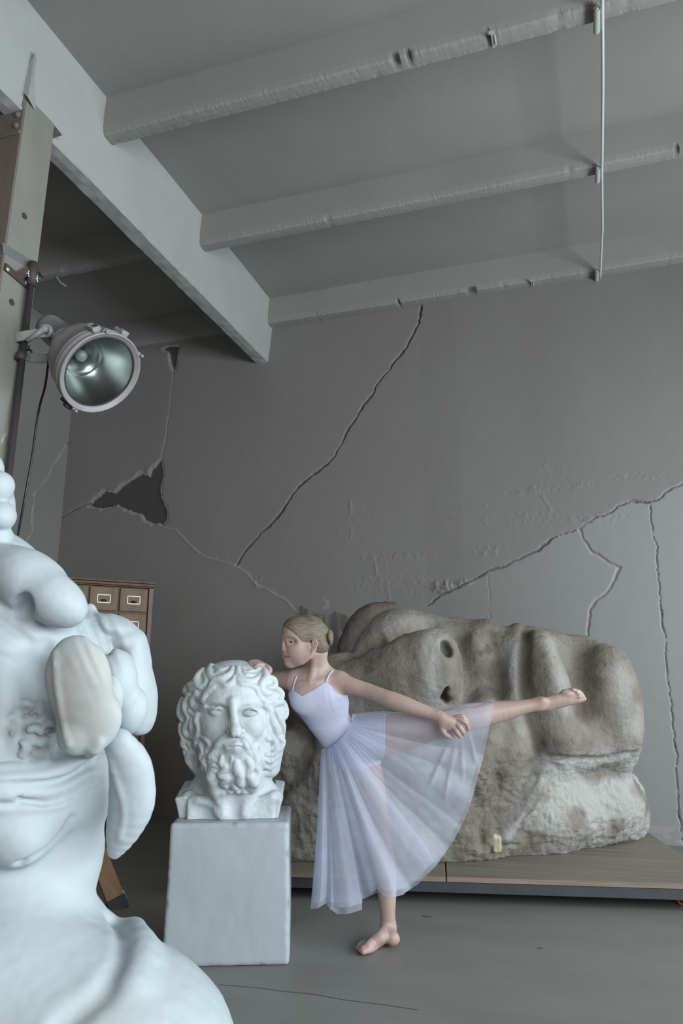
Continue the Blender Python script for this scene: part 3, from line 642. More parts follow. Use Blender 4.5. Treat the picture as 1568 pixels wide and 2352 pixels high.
dk += near([(1205, 1450), (1203, 1600), (1236, 1720)], 14)*.8+near([(1022, 1490), (1014, 1600)], 14)*.4+near([(655, 1650), (712, 1705), (680, 1790), (645, 1830)], 12)*.6
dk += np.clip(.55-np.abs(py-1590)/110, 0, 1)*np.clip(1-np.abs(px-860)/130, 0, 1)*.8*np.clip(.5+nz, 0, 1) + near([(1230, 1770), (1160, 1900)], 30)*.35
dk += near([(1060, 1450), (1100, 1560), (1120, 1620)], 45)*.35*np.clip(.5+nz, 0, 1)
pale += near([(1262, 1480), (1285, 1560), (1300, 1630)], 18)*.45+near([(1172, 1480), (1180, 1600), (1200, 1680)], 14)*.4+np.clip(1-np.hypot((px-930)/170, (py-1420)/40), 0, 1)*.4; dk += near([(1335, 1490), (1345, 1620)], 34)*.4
pale += np.clip((py-1690)/60, 0, 1)*np.clip((900-px)/120, 0, 1)*.45*np.clip(.8+nz, 0, 1)  # lower left painted paler to offset the shade on that side
rough = .35+.65*np.clip((py-1700)/80, 0, 1)
rid = 1-np.abs(vnoise(V*[1, 1, 1], 14, 9))*2; rid2 = 1-np.abs(vnoise(V, 34, 11))*2
V = V+N*((.010*vnoise(V, 6, 1)+.004*rid*rough+.0045*rid2*rough+.010*np.maximum(vnoise(V, 22, 15)-.15, 0)*rough**2+.0034*vnoise(V, 60, 5)*rough+.0015*vnoise(V*[.35, .35, 1.6], 60, 6)))[:, None]
V[:, 2] = np.maximum(V[:, 2], zt+.001)
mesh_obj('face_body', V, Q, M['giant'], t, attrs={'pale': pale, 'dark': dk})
V, Q, N = sculpt(c2.p, 0.01); V = V+N*(.006*vnoise(V, 12, 4)+.003*vnoise(V, 40, 5))[:, None]
M['giant_brown'] = mat('brown_stucco', (.085, .065, .055), .8, (.12, .10, .085), 8, .4, .5, 30, dist=.015)
mesh_obj('hair_rim', V, Q, M['giant_brown'], t, label='dark brown painted hair rim')
yp = Clay(4.02); yp.B(1140, 1938, 12, 9, 17, 8, 5, 5, 3)
M['foam'] = mat('yellow_foam', (.55, .48, .30), .8, (.45, .42, .33), 30, .4, .3, 60)
d_ = surf_d(gp, 1140, 1935, 3.6, 4.6)
yp = Clay(d_ or 4.05); yp.B(1140, 1937, -2, 10, 19, 9, 4, 5, 3); yp.E(1133, 1922, -1, 8, 9, 8, 0, 4)
V, Q, N = sculpt(yp.p, .004); V = V+N*(.003*vnoise(V, 40, 4))[:, None]; mesh_obj('foam_patch', V, Q, M['foam'], t, label='pale yellow exposed foam patch')
# ---------------------------------------------------------------- pedestal
b0, b1 = hit(663, 2218, 2, 0), hit(369, 2223, 2, 0)
pe = (b0-b1)/np.linalg.norm(b0-b1); pn = np.array([-pe[1], pe[0], 0]); W0 = np.linalg.norm(b0-b1); PH = .5
tz = hit(665, 1893, 2, PH); tl = hit(391, 1902, 2, PH)
m0 = (b0+b1)/2
nx_, nz_, ny_ = 60, 60, 40
def pedface(fn, nu, nv):
    V = np.array([[fn(i/nu, j/nv) for j in range(nv+1)] for i in range(nu+1)]).reshape(-1, 3); i = np.arange((nu+1)*(nv+1)).reshape(nu+1, nv+1)
    return V, np.stack([i[:-1, :-1], i[1:, :-1], i[1:, 1:], i[:-1, 1:]], -1).reshape(-1, 4)
pc = Clay(2.8); ctr = m0+pn*(W0*.46)+np.array([0, 0, PH/2])
V, Q = [], []
sub = MB().box((0, 0, 0), (1, 1, 1))
import bmesh
bm = bmesh.new(); bmesh.ops.create_cube(bm, size=2)
bmesh.ops.bevel(bm, geom=bm.edges[:], offset=.045, segments=2, affect='EDGES', profile=.5)
bmesh.ops.subdivide_edges(bm, edges=[e for e in bm.edges if e.calc_length() > 1], cuts=60, use_grid_fill=True)
bm.verts.ensure_lookup_table()
V = np.array([v.co[:] for v in bm.verts]); Fc = [tuple(v.index for v in f.verts) for f in bm.faces]; bm.free()
hw = W0/2; zz = (V[:, 2]+1)/2
sx = hw*(1-.03*zz)*(1+.0*zz)
P3 = m0+pn*(W0*.46)
Vw = P3 + np.outer(V[:, 0]*sx+.012*zz*0, pe) + np.outer(V[:, 1]*W0*.46, pn); Vw[:, 2] = zz*PH
ed = np.clip((np.sort(np.abs(V), 1)[:, 1]-.93)/.05, 0, 1)
ns = vnoise(Vw, 5, 3)*.0035+vnoise(Vw*[1, 1, .5], 30, 4)*.0008-ed*.004*np.abs(vnoise(Vw, 25, 8))
Vw += (V/np.abs(V).max(1)[:, None]*[1, 1, .3])@np.array([pe, pn, [0, 0, 1]])*ns[:, None]; Vw[:, 2] = np.maximum(Vw[:, 2], 0.001)
exd = ed*np.clip(vnoise(Vw*[1, 1, .5], 45, 9)*3-1.1, 0, 1)
tag(mesh_obj('pedestal', Vw, Fc, M['pedestal'], attrs={'exposed': exd}), 'white painted square pedestal with worn edges under the bearded bust', 'pedestal')

# ---------------------------------------------------------------- bearded bust on the pedestal
BD = 3.05
c = Clay(BD)
c.E(535, 1640, -15, 108, 112, 100, 0, 10); c.E(535, 1592, -8, 88, 72, 85, 0, 16)
c.E(533, 1668, 42, 66, 88, 58, 0, 16); c.E(532, 1600, 52, 58, 46, 44, 0, 16)
c.E(497, 1668, 66, 26, 26, 26, 0, 18); c.E(577, 1668, 70, 26, 26, 26, 0, 18)
c.near = 160; c.far = 120; c.R([(472, 1617, 6), (495, 1611, 7), (522, 1616, 7)], 16, .45); c.R([(550, 1616, 7), (577, 1611, 7), (600, 1616, 6)], 16, .45)
c.E(497, 1635, 104, 21, 12, 15, 0, 12, -1); c.E(574, 1634, 107, 20, 12, 15, 0, 12, -1)
c.E(499, 1636, 82, 17, 9, 13, 0, 3); c.E(575, 1635, 85, 17, 9, 13, 0, 3)
for x, z in ((498, 95), (576, 101)):
    c.L([(x-17, 1635, z-12, 2.4), (x-8, 1629, z-3, 3), (x+2, 1627, z-1, 3), (x+11, 1629.5, z-4, 3), (x+18, 1636, z-12, 2.2)], 4, sub=3)
    c.L([(x-14, 1639, z-11, 2), (x, 1644, z-5, 2.4), (x+14, 1639, z-11, 2)], 4, sub=3)
    
c.L([(534, 1612, 100, 10), (536, 1640, 108, 9), (539, 1662, 118, 9.5), (541, 1674, 124, 11)], 9)
c.E(541, 1676, 126, 12, 9.5, 10, 0, 4); c.E(528, 1679, 113, 8, 7, 9, 0, 4); c.E(555, 1679, 114, 8, 7, 9, 0, 4)
c.E(533, 1685, 120, 3.6, 3, 5, 0, 2, -1); c.E(550, 1685, 120, 3.6, 3, 5, 0, 2, -1)
c.E(540, 1705, 84, 36, 22, 24, 0, 12)
c.E(538, 1745, 66, 56, 48, 36, 0, 14); c.E(545, 1728, 92, 24, 16, 16, 0, 10)
c.L([(524, 1720, 100, 5), (541, 1720, 106, 7), (558, 1720, 102, 5)], 8)
c.L([(520, 1712, 103, 4), (541, 1709, 109, 5), (562, 1712, 104, 4)], 8)
c.L([(517, 1716, 104, .8), (541, 1714.5, 114, 1.4), (565, 1716, 104, .8)], 3, -1)
# under-layer of hair and beard
c.E(535, 1572, -2, 92, 50, 84, 0, 10); 
c.L([(470, 1580, 20, 34), (440, 1640, 8, 26), (442, 1700, 0, 26), (462, 1752, -6, 28)], 14)
c.L([(600, 1578, 20, 34), (630, 1640, 4, 25), (630, 1700, -4, 25), (618, 1760, -10, 26)], 14)
c.E(538, 1752, 52, 64, 58, 48, 0, 18); c.L([(470, 1690, 40, 20), (485, 1740, 48, 26)], 14); c.L([(605, 1690, 44, 16), (595, 1740, 50, 24)], 14)
base = Clay(BD); base.p = list(c.p); base.near = 160; base.far = 120
def Lk(pts, r, k=3.0, emb=.25, taper=.6, mode=1):
    n_ = len(pts); q = []
    for i, p_ in enumerate(pts):
        f_ = i/(n_-1); q.append((360+p_[0]/4.612, 1480+p_[1]/4.612, r/4.612*(.8 if i == 0 else taper if i == n_-1 else 1)))
    c.R(q, k, emb, mode, 3, ref=base)
    if mode == 1 and r > 27 and n_ > 2:        # a chased groove along the strand
        c.R([(a+.0, b_, .9) for a, b_, r_ in q], 1.6, -r_/0.9*(1-emb)*0 - (r_*(1-emb))/0.9*.93, -1, 3, ref=base) if False else None
L_ = Lk
L_([(575, 225), (555, 300), (600, 370), (690, 360), (770, 320), (800, 245)], 40); L_([(620, 240), (680, 275), (760, 245)], 30); L_([(640, 300), (700, 310)], 30)
L_([(490, 275), (440, 330), (420, 400), (460, 450), (510, 430)], 40); L_([(500, 320), (530, 380), (500, 420)], 30)
L_([(400, 420), (340, 440), (310, 500), (350, 540)], 40); L_([(360, 480), (420, 460)], 34)
L_([(610, 450), (540, 500), (505, 580), (450, 560), (420, 500)], 40); L_([(430, 510), (385, 580), (390, 650), (460, 680), (520, 650)], 40); L_([(440, 600), (490, 610)], 30)
L_([(560, 470), (600, 400), (680, 400), (730, 435), (790, 410), (825, 340)], 36); L_([(640, 440), (720, 450)], 22)
L_([(860, 250), (860, 330), (930, 385), (1010, 390), (1070, 350)], 38); L_([(900, 260), (950, 330), (1030, 330)], 34); L_([(980, 290), (1050, 280)], 30)
L_([(855, 380), (900, 425), (980, 430), (1050, 470), (1075, 540), (1115, 590), (1180, 615), (1250, 590)], 34); L_([(1080, 480), (1110, 550), (1180, 570), (1230, 540)], 30)
L_([(1070, 270), (1130, 280), (1155, 350), (1110, 410), (1100, 470), (1150, 520), (1210, 510)], 42)
L_([(1180, 350), (1235, 380), (1235, 450), (1170, 460)], 42); L_([(1260, 470), (1315, 520), (1290, 600), (1230, 610)], 42)
L_([(1220, 650), (1310, 610), (1355, 680), (1350, 760), (1280, 790)], 40)
L_([(1140, 640), (1190, 690), (1195, 760), (1235, 840), (1275, 920), (1250, 990)], 42); L_([(1165, 720), (1155, 810), (1175, 900), (1190, 970)], 28)
L_([(1260, 700), (1300, 790), (1335, 870), (1340, 960)], 34)
L_([(1170, 1000), (1240, 1005), (1250, 1070), (1190, 1110)], 38); L_([(1290, 980), (1330, 1030), (1300, 1100), (1250, 1120)], 38)
for i, y in enumerate((1150, 1215, 1285, 1350)): L_([(1155, y+12), (1200, y+22), (1250-i*8, y), (1290-i*16, y-30)], 30, 2.4)
L_([(330, 560), (305, 620), (310, 700), (345, 770), (325, 830), (300, 900), (330, 965), (400, 990)], 38); L_([(370, 640), (350, 700), (400, 745), (440, 720)], 30)
L_([(275, 580), (245, 660), (240, 740), (270, 810)], 34); L_([(440, 720), (420, 800), (445, 880), (435, 960), (400, 1000)], 34); L_([(375, 780), (365, 870), (370, 930)], 28)
L_([(255, 850), (260, 920), (290, 1000), (280, 1060), (320, 1110)], 36); L_([(340, 1050), (380, 1110), (340, 1160), (330, 1220), (370, 1280), (420, 1340)], 36)
L_([(420, 1040), (400, 1120), (430, 1200), (420, 1280), (460, 1350)], 34); L_([(300, 1130), (320, 1220)], 34)
L_([(480, 985), (530, 1010), (560, 1060), (530, 1110), (540, 1170)], 27); L_([(460, 1060), (490, 1130), (470, 1200), (500, 1260), (490, 1330), (530, 1390)], 32)
L_([(520, 1180), (500, 1240), (530, 1300), (520, 1370), (560, 1430)], 30)
L_([(815, 950), (750, 965), (690, 1005), (640, 1065), (610, 1130), (570, 1180), (535, 1195)], 36, 4, .1, .5); L_([(700, 1010), (650, 1090), (625, 1160)], 22)
L_([(855, 950), (915, 975), (965, 1030), (990, 1100), (1030, 1160), (1035, 1200)], 34, 4, .1, .5); L_([(900, 1000), (940, 1070), (965, 1130), (1000, 1190)], 22)
for i in range(5): L_([(555, 1245+i*55), (600, 1225+i*55), (645, 1240+i*55)], 28, 2, .15)
L_([(690, 1200), (680, 1260), (735, 1300), (700, 1340)], 34, 3, .1); L_([(720, 1330), (680, 1385), (745, 1415), (700, 1460), (735, 1505)], 42, 3, 0)
L_([(840, 1250), (850, 1320), (880, 1380), (880, 1450), (905, 1495)], 50, 3, .1); L_([(795, 1200), (785, 1280), (800, 1340)], 22)
L_([(960, 1230), (990, 1300), (960, 1370), (1000, 1430), (985, 1485)], 40, 3, .1); L_([(1030, 1180), (1060, 1230), (1040, 1290), (1080, 1340), (1050, 1390)], 32)
L_([(1090, 1100), (1080, 1170), (1110, 1230), (1090, 1300)], 27)
for x, y in ((560, 1460), (590, 1515), (640, 1540), (705, 1550), (790, 1555), (860, 1545), (925, 1540), (975, 1500), (1010, 1440), (830, 1500), (760, 1520)): x, y = 360+x/4.612, 1480+y/4.612; c.E(x, y, (base.on(x, y, None) or 70)-4 if y < 1808 else 66, 10, 10, 12, 0, 3)
# neck and herm-shaped chest
c.E(535, 1775, 5, 70, 70, 62, 0, 14); c.L([(535, 1780, 0, 62), (535, 1850, -2, 66)], 16); c.E(534, 1858, -6, 100, 52, 62, 0, 18)
c.L([(490, 1785, -10, 36), (432, 1832, -12, 16)], 14); c.L([(578, 1785, -10, 36), (632, 1832, -12, 16)], 14)
def slab(): 
    A_ = np.array([pe, np.array([0, 0, 1.0]), -pn]); 
    c.B(535, 1857, -6, 97, 30, 60, 0, 5, 14, A=A_)
    c.B(432, 1844, -10, 13, 34, 54, 12, 4, 8); c.B(633, 1844, -10, 12, 34, 54, -10, 4, 8)
    c.B(533, 1830, -25, 92, 18, 50, 0, 8, 14, A=A_)
slab()
c.near = 160; c.far = 120
c.R([(485, 1785, 12), (500, 1830, 11), (518, 1866, 9)], 12, .35); c.R([(588, 1785, 12), (572, 1830, 11), (556, 1866, 9)], 12, .35)
c.R([(432, 1826, 8), (470, 1846, 9), (508, 1872, 9)], 12, .3); c.R([(634, 1824, 8), (594, 1848, 9), (566, 1872, 9)], 12, .3)
c.E(537, 1850, c.on(537, 1850)+6, 13, 26, 12, 0, 14, -1); c.E(466, 1868, c.on(466, 1868)+6, 20, 16, 12, 0, 14, -1)
bp_ = [p for p in c.p]
V, Q, N = sculpt(bp_, 0.0027); V = relax(V, Q, 2)
V[:, 2] = np.maximum(V[:, 2], PH+.001)
V = V+N*(.0010*vnoise(V, 45, 2)+.0006*vnoise(V, 120, 3))[:, None]; V[:, 2] = np.maximum(V[:, 2], PH+.001)
tag(mesh_obj('bearded_bust', V, Q, M['plaster']), 'white plaster bust of a bearded curly-haired man on the square pedestal', 'bust')
BUST = bp_
# ---------------------------------------------------------------- the young dancer
GD = 3.15; gu = GD/FPX
def Z(d): return (GD-d)/gu
def q(x, y, d, r): return (x, y, Z(d), r)
g = Clay(GD); g.near = 130; g.far = 130
# trunk (kept apart so that the leotard can be cut from it)
g.L([q(724, 1590, 3.17, 50), q(742, 1630, 3.18, 49), q(766, 1672, 3.19, 43), q(790, 1703, 3.2, 45), q(815, 1722, 3.2, 48)], 14, fz=.66, sub=3)
g.E(732, 1603, Z(3.165), 66, 44, 34, -14, 20); g.E(697, 1612, Z(3.13), 26, 24, 14, -10, 14); g.E(752, 1600, Z(3.13), 30, 26, 14, -10, 14)
g.E(826, 1712, Z(3.19), 56, 44, 40, 20, 18)
trunk = list(g.p)
# shoulders and neck
g.L([q(676, 1562, 3.19, 19), q(722, 1560, 3.19, 24), q(772, 1566, 3.17, 21)], 16)
g.L([q(731, 1498, 3.17, 22), q(728, 1525, 3.18, 21.5), q(724, 1560, 3.19, 26)], 12)
g.L([q(740, 1530, 3.185, 11), q(762, 1552, 3.18, 13), q(782, 1562, 3.17, 17)], 16); g.L([q(708, 1540, 3.2, 10), q(680, 1552, 3.2, 14)], 14)
g.R([(722, 1502, 5), (719, 1530, 5), (713, 1564, 4.5)], 9, .55); g.R([(684, 1572, 3.5), (700, 1571, 3.5), (712, 1569, 3.5)], 9, .55); g.R([(724, 1568, 3.5), (742, 1562, 3.5), (760, 1559, 3)], 9, .65)
# left arm, reaching back to the raised leg
g.L([q(780, 1566, 3.16, 23), q(812, 1577, 3.13, 18.5), q(842, 1586, 3.11, 17.5), q(878, 1600, 3.07, 17.5), q(899, 1608, 3.05, 19), q(930, 1619, 3.03, 18.5), q(968, 1632, 3.01, 15), q(1005, 1644, 2.99, 11.5), q(1012, 1647, 2.985, 11)], 9, sub=3)
h0 = 2.975
g.L([q(1008, 1646, 2.985, 11), q(1022, 1655, h0, 12), q(1038, 1661, h0-.002, 11)], 8, fz=.75); g.E(1031, 1662, Z(h0), 19, 16, 8, -24, 6); g.E(1016, 1664, Z(h0+.004), 10, 14, 8, 10, 6)
for pts in ([(1014, 1672, h0+.002, 7), (1020, 1684, h0-.004, 6.2), (1028, 1690, h0-.006, 5.6), (1035, 1694, h0+.004, 4.6)],
            [(1041, 1669, h0-.002, 7), (1047, 1678, h0-.014, 6.4), (1052, 1686, h0-.012, 6), (1055, 1690.5, h0+.004, 5)],
            [(1047, 1661, h0-.004, 6.6), (1055, 1670, h0-.016, 6.2), (1061, 1679, h0-.013, 5.8), (1063, 1685, h0+.004, 4.8)],
            [(1049, 1653, h0-.002, 5.8), (1064, 1657, h0-.015, 5.4), (1071, 1663, h0-.013, 5), (1075, 1675, h0+.004, 4.3)],
            [(1046, 1647, h0, 5), (1060, 1645, h0-.008, 4.6), (1066, 1650, h0-.006, 4.4), (1073, 1657, h0+.008, 3.8)]):
    g.L([q(*p_) for p_ in pts], 2.2, sub=3)
# right arm, resting on the bust
g.L([q(674, 1563, 3.19, 22), q(654, 1562, 3.22, 21), q(630, 1562, 3.25, 19), q(600, 1568, 3.25, 17)], 8)
g.L([q(600, 1568, 3.25, 16), q(606, 1552, 3.16, 13), q(613, 1540, 3.075, 10.5)], 8)
hb = 3.045
g.L([q(614, 1539, 3.07, 10), q(606, 1532, hb+.01, 9.5), q(599, 1530, hb, 8.5)], 6)
for pts in ([(611, 1531, hb, 6), (617, 1539, hb-.02, 5.6), (617, 1546, hb-.03, 4.8), (614.5, 1550, hb-.03, 4)],
            [(602, 1528, hb-.004, 6), (593, 1527, hb-.016, 5.2), (586, 1532, hb-.02, 4.6), (582, 1538, hb-.018, 4)],
            [(598, 1524, hb+.008, 6), (586, 1525, hb+.002, 5), (578, 1531, hb-.004, 4.6), (574, 1536, hb-.004, 4.2)],
            [(594, 1521, hb+.018, 5.4), (583, 1521, hb+.014, 4.8), (575, 1525, hb+.01, 4.4), (571, 1530, hb+.01, 4)],
            [(590, 1519.5, hb+.03, 4.6), (580, 1519, hb+.028, 4.2), (573, 1521, hb+.026, 3.8), (570, 1525, hb+.026, 3.4)]):
    g.L([q(*p_) for p_ in pts], 2.0, sub=3)
# raised leg
n_leg = len(g.p)
g.L([q(835, 1702, 3.18, 48), q(880, 1690, 3.16, 46), q(930, 1680, 3.14, 41), q(985, 1668, 3.11, 34), q(1030, 1659, 3.09, 30), q(1058, 1652, 3.08, 29), q(1090, 1645, 3.09, 28.5), q(1125, 1638, 3.10, 26.5), q(1165, 1631, 3.10, 21), q(1205, 1623, 3.10, 15.5), q(1237, 1617, 3.10, 14.5)], 12, sub=3)
g.E(1247, 1609, Z(3.10)+9, 8, 7, 6, 0, 10)
g.L([q(1237, 1617, 3.10, 14), q(1258, 1616, 3.105, 15), q(1280, 1610, 3.105, 16.5), q(1302, 1604, 3.105, 16.5), q(1316, 1602, 3.105, 13.5)], 8, fz=.8); g.E(1260, 1621, Z(3.12), 18, 11, 13, 10, 8)
g.E(1305, 1592, Z(3.1), 17, 9, 10, -8, 6)
for pts in ([(1312, 1611, 3.10, 8), (1328, 1608, 3.095, 6.6), (1338, 1606, 3.095, 5.6), (1341, 1605, 3.095, 5.2)], [(1316, 1602, 3.10, 6.5), (1329, 1600, 3.09, 5), (1338, 1598, 3.095, 4.4)], [(1316, 1596, 3.10, 6), (1327, 1593, 3.09, 4.8), (1335, 1593, 3.095, 4.2)],
            [(1313, 1590, 3.10, 5.6), (1323, 1588, 3.09, 4.6), (1330, 1588, 3.095, 4)], [(1308, 1586, 3.10, 5.2), (1316, 1585, 3.09, 4.3), (1322, 1585, 3.095, 3.7)]):
    g.L([q(*p_) for p_ in pts], 1.8)
# standing leg and foot on the floor
n_leg2 = len(g.p)
def dep(P): return (P-CAM)@FW
def fl_(x, y, h_): return dep(hit(x, y, 2, h_))
g.L([q(822, 1735, 3.2, 46), q(838, 1800, 3.17, 45), q(852, 1860, 3.14, 38), q(864, 1915, 3.115, 32), q(872, 1950, 3.10, 29.5), q(879, 1985, 3.085, 29), q(885, 2025, 3.07, 24.5), q(889, 2065, 3.05, 19.5), q(890, 2100, 3.04, 16.8), q(892, 2128, 3.035, 16.5)], 12, sub=3)
dh = fl_(900, 2163, .02)
g.L([q(892, 2128, 3.035, 16), q(893, 2142, 3.03, 17), q(900, 2154, dh, 14.5)], 8); g.E(903, 2157, Z(dh), 14, 11, 13, 0, 5)
g.L([q(888, 2136, 3.03, 15), q(872, 2154, fl_(872, 2154, .045), 13), q(856, 2166, fl_(858, 2168, .025), 11.5), q(846, 2173, fl_(848, 2178, .018), 10)], 8)
g.L([q(888, 2150, fl_(888, 2152, .03), 10), q(862, 2172, fl_(862, 2172, .015), 8), q(851, 2179, fl_(851, 2180, .012), 8)], 7)
for pts in ([(852, 2179, .012, 8), (842, 2183, .012, 7), (834, 2186, .010, 6.2)], [(845, 2172, .02, 6), (833, 2179, .018, 5), (827, 2184.5, .009, 4.2)], [(841, 2168, .02, 5.6), (830, 2176, .016, 4.6), (823, 2181, .008, 3.9)],
            [(838, 2165, .018, 5.2), (827, 2171, .014, 4.5), (820, 2179, .007, 3.6)], [(836, 2163, .016, 5), (828, 2167, .012, 4.2), (823, 2172, .007, 3.5)]):
    g.L([q(x, y, fl_(x, y+3, h_), r) for x, y, h_, r in pts], 1.8)
# head: looks to the left, three quarters
H_ = Clay(GD); H_.near = 110; H_.far = 110
H_.E(706, 1459, Z(3.165), 45, 45, 38, 0, 6); H_.E(677, 1455, 4, 31, 35, 32, 0, 14); H_.E(683, 1490, 6, 31, 36, 30, -8, 14)
H_.L([(669, 1520, 6, 10.5), (690, 1515, 18, 10), (706, 1504, 23, 10), (712, 1488, 22, 11)], 14); H_.L([(669, 1520, 4, 10), (690, 1514, -12, 12), (706, 1500, -16, 12)], 12)
H_.E(682, 1493, 20, 19, 18, 15, 0, 14); H_.E(655, 1494, 8, 9, 12, 12, 0, 12)
H_.L([(655, 1464, 16, 5), (668, 1463, 24, 4.5), (682, 1466, 28, 5)], 10)
H_.E(668, 1474.5, 36, 10, 5.5, 7.5, -4, 9, -1); H_.E(649, 1476, 21, 6, 4, 8, 0, 7, -1)
H_.L([(652.5, 1466, 16, 4), (650.5, 1476, 18, 3.8), (650.5, 1485, 21, 4.2), (651.5, 1490.5, 22, 4.8)], 6)
H_.E(657, 1492.5, 20, 4.8, 4, 5, 0, 3.5); H_.E(655.3, 1496, 21, 1.7, 1.1, 3, 0, 1.2, -1)
H_.E(661, 1506, 10, 12, 13, 15, 0, 9); H_.E(665, 1523, 9, 11, 9.5, 11, 0, 8)
H_.L([(652.5, 1505.5, 16, 2.4), (656, 1504.3, 19.5, 2.7), (661, 1506.3, 22, 2.4), (666.5, 1508.6, 23, 1.3)], 2.2)
H_.L([(653.8, 1511.3, 15, 2.7), (658, 1511.8, 19, 3.1), (664, 1510.3, 21.5, 2.0)], 2.4)
H_.L([(652.6, 1508.7, 19.5, .6), (658, 1508.7, 23.5, .7), (666.5, 1509, 25.5, .7)], 1.0, -1)
# eyelids
H_.E(669.5, 1474.5, 23.5, 7.6, 5.6, 6, 0, 1.2)
H_.L([(662, 1474.5, 26.5, 1.0), (666, 1471.4, 30.0, 1.4), (671, 1471.0, 30.2, 1.4), (677.5, 1474.5, 26.5, 1.1)], 1.6); H_.L([(662.5, 1476.5, 26.5, .8), (668, 1478.8, 29.2, 1.0), (676.5, 1476, 26.8, .9)], 1.6)
# ear
H_.E(722.5, 1480, 33, 6.2, 11.2, 4.2, -8, 3); H_.E(721, 1481, 38.5, 3.4, 7.2, 3.2, -8, 2, -1)
H_.L([(716.5, 1475, 35.5, 1.6), (719, 1470.5, 36.5, 1.7), (725, 1470.5, 36.5, 1.8), (728.2, 1476, 36, 1.8), (726.5, 1485, 36, 1.7), (721, 1491, 35, 2)], 1.5); H_.L([(723.5, 1474, 36, 1), (724.6, 1480, 36, 1.1), (721.5, 1486, 36, 1.1)], 1.2); H_.E(717, 1493.5, 33, 3.3, 4.6, 3, 0, 3)
body_prims = g.p + H_.p
lo, hi = bounds(body_prims, .03)
t = thing('person', 'barefoot young dancer in white leotard and tulle skirt leaning on the bearded bust', 'person', tuple(hit(868, 2165, 2, 0)))
def clipped(prims, h, inside, lo_, hi_):
    G, l, _ = field(prims, lo_, hi_, h); V, Q, N = nets(G, l, h); ok = inside(V)[Q].any(1); V = relax(V, Q, 2); return V, Q[ok], N
def join(parts):
    Vs, Qs, Ns, n_ = [], [], [], 0
    for V, Q, N in parts: Vs.append(V); Qs.append(Q+n_); Ns.append(N); n_ += len(V)
    return np.concatenate(Vs), np.concatenate(Qs), np.concatenate(Ns)
def box_of(x0, y0, x1, y1, d0, d1):
    P = np.array([at(x, y, d) for x in (x0, x1) for y in (y0, y1) for d in (d0, d1)]); return P.min(0), P.max(0)
fine = [(636, 1404, 762, 1545, 3.02, 3.30, .0014), (560, 1508, 628, 1556, 2.96, 3.12, .0015), (1004, 1628, 1084, 1703, 2.90, 3.03, .0015), (1290, 1570, 1354, 1626, 3.02, 3.18, .0016), (808, 2140, 928, 2205, 2.9, 3.1, .0016)]
def inreg(V, r): px, py, d = pxy(V); return (px > r[0]) & (px < r[2]) & (py > r[1]) & (py < r[3]) & (d > r[4]) & (d < r[5])
parts = []
G, l0, hh = field(body_prims, lo, hi, .0036)
V, Q, N = nets(G, l0, hh); del G
m_ = np.zeros(len(V), bool)
for r in fine: r2 = (r[0]+2, r[1]+2, r[2]-2, r[3]-2, r[4]+.004, r[5]-.004); m_ |= inreg(V, r2)
keep = ~(m_[Q].all(1)); V = relax(V, Q, 4); parts.append((V, Q[keep], N))
for r in fine:
    a, b = box_of(*r[:6]); parts.append(clipped(body_prims, r[6], lambda W_, r=r: inreg(W_, r), a, b))
V, Q, N = join(parts)
used = np.zeros(len(V), bool); used[Q.ravel()] = True; remap = np.cumsum(used)-1; V, N, Q = V[used], N[used], remap[Q]
V[:, 2] = np.maximum(V[:, 2], .001)
px, py, pd = pxy(V)
def blob(x, y, r, z=None): return np.exp(-(((px-x)**2+(py-y)**2)/r**2))
rosy = blob(684, 1492, 13)*.25+blob(648, 1490, 6)*.2+blob(722, 1481, 10)*.75+blob(577, 1534, 9)*.6+blob(616, 1546, 8)*.6+blob(1058, 1690, 7)*.35+blob(1075, 1668, 6)*.35+blob(838, 2188, 12)*.6+blob(908, 2160, 11)*.45+blob(864, 2178, 9)*.3+blob(1342, 1604, 6)*.6+blob(1032, 1694, 6)*.3
lpoly = [(650.5, 1505.2), (655.5, 1504), (660, 1505.6), (667.2, 1508.8), (663, 1511.8), (658, 1513.2), (652.6, 1512.9), (651.5, 1509)]
dl, _, _ = polydist(px, py, [(651.5, 1504.8), (656, 1503.8), (661, 1505.8), (667.5, 1508.7)]); dl2, _, _ = polydist(px, py, [(653.5, 1511.5), (658, 1512.4), (664.5, 1510.6)])
lip = np.clip((1.9-dl)/.8, 0, 1)+np.clip((2.3-dl2)/.8, 0, 1); dl0, _, _ = polydist(px, py, lpoly+[lpoly[0]]); lip = np.clip(.5+np.where(inpoly(px, py, lpoly), dl0, -dl0)/1.4, 0, 1)*(pd < 3.15)*.75; rosy += np.exp(-((px-654.8)**2+(py-1496.2)**2)/4)*.5
skin = mesh_obj('body', V, Q, M['skin'], t, attrs={'rosy': np.clip(rosy, 0, 1), 'lip': np.clip(lip, 0, 1)})

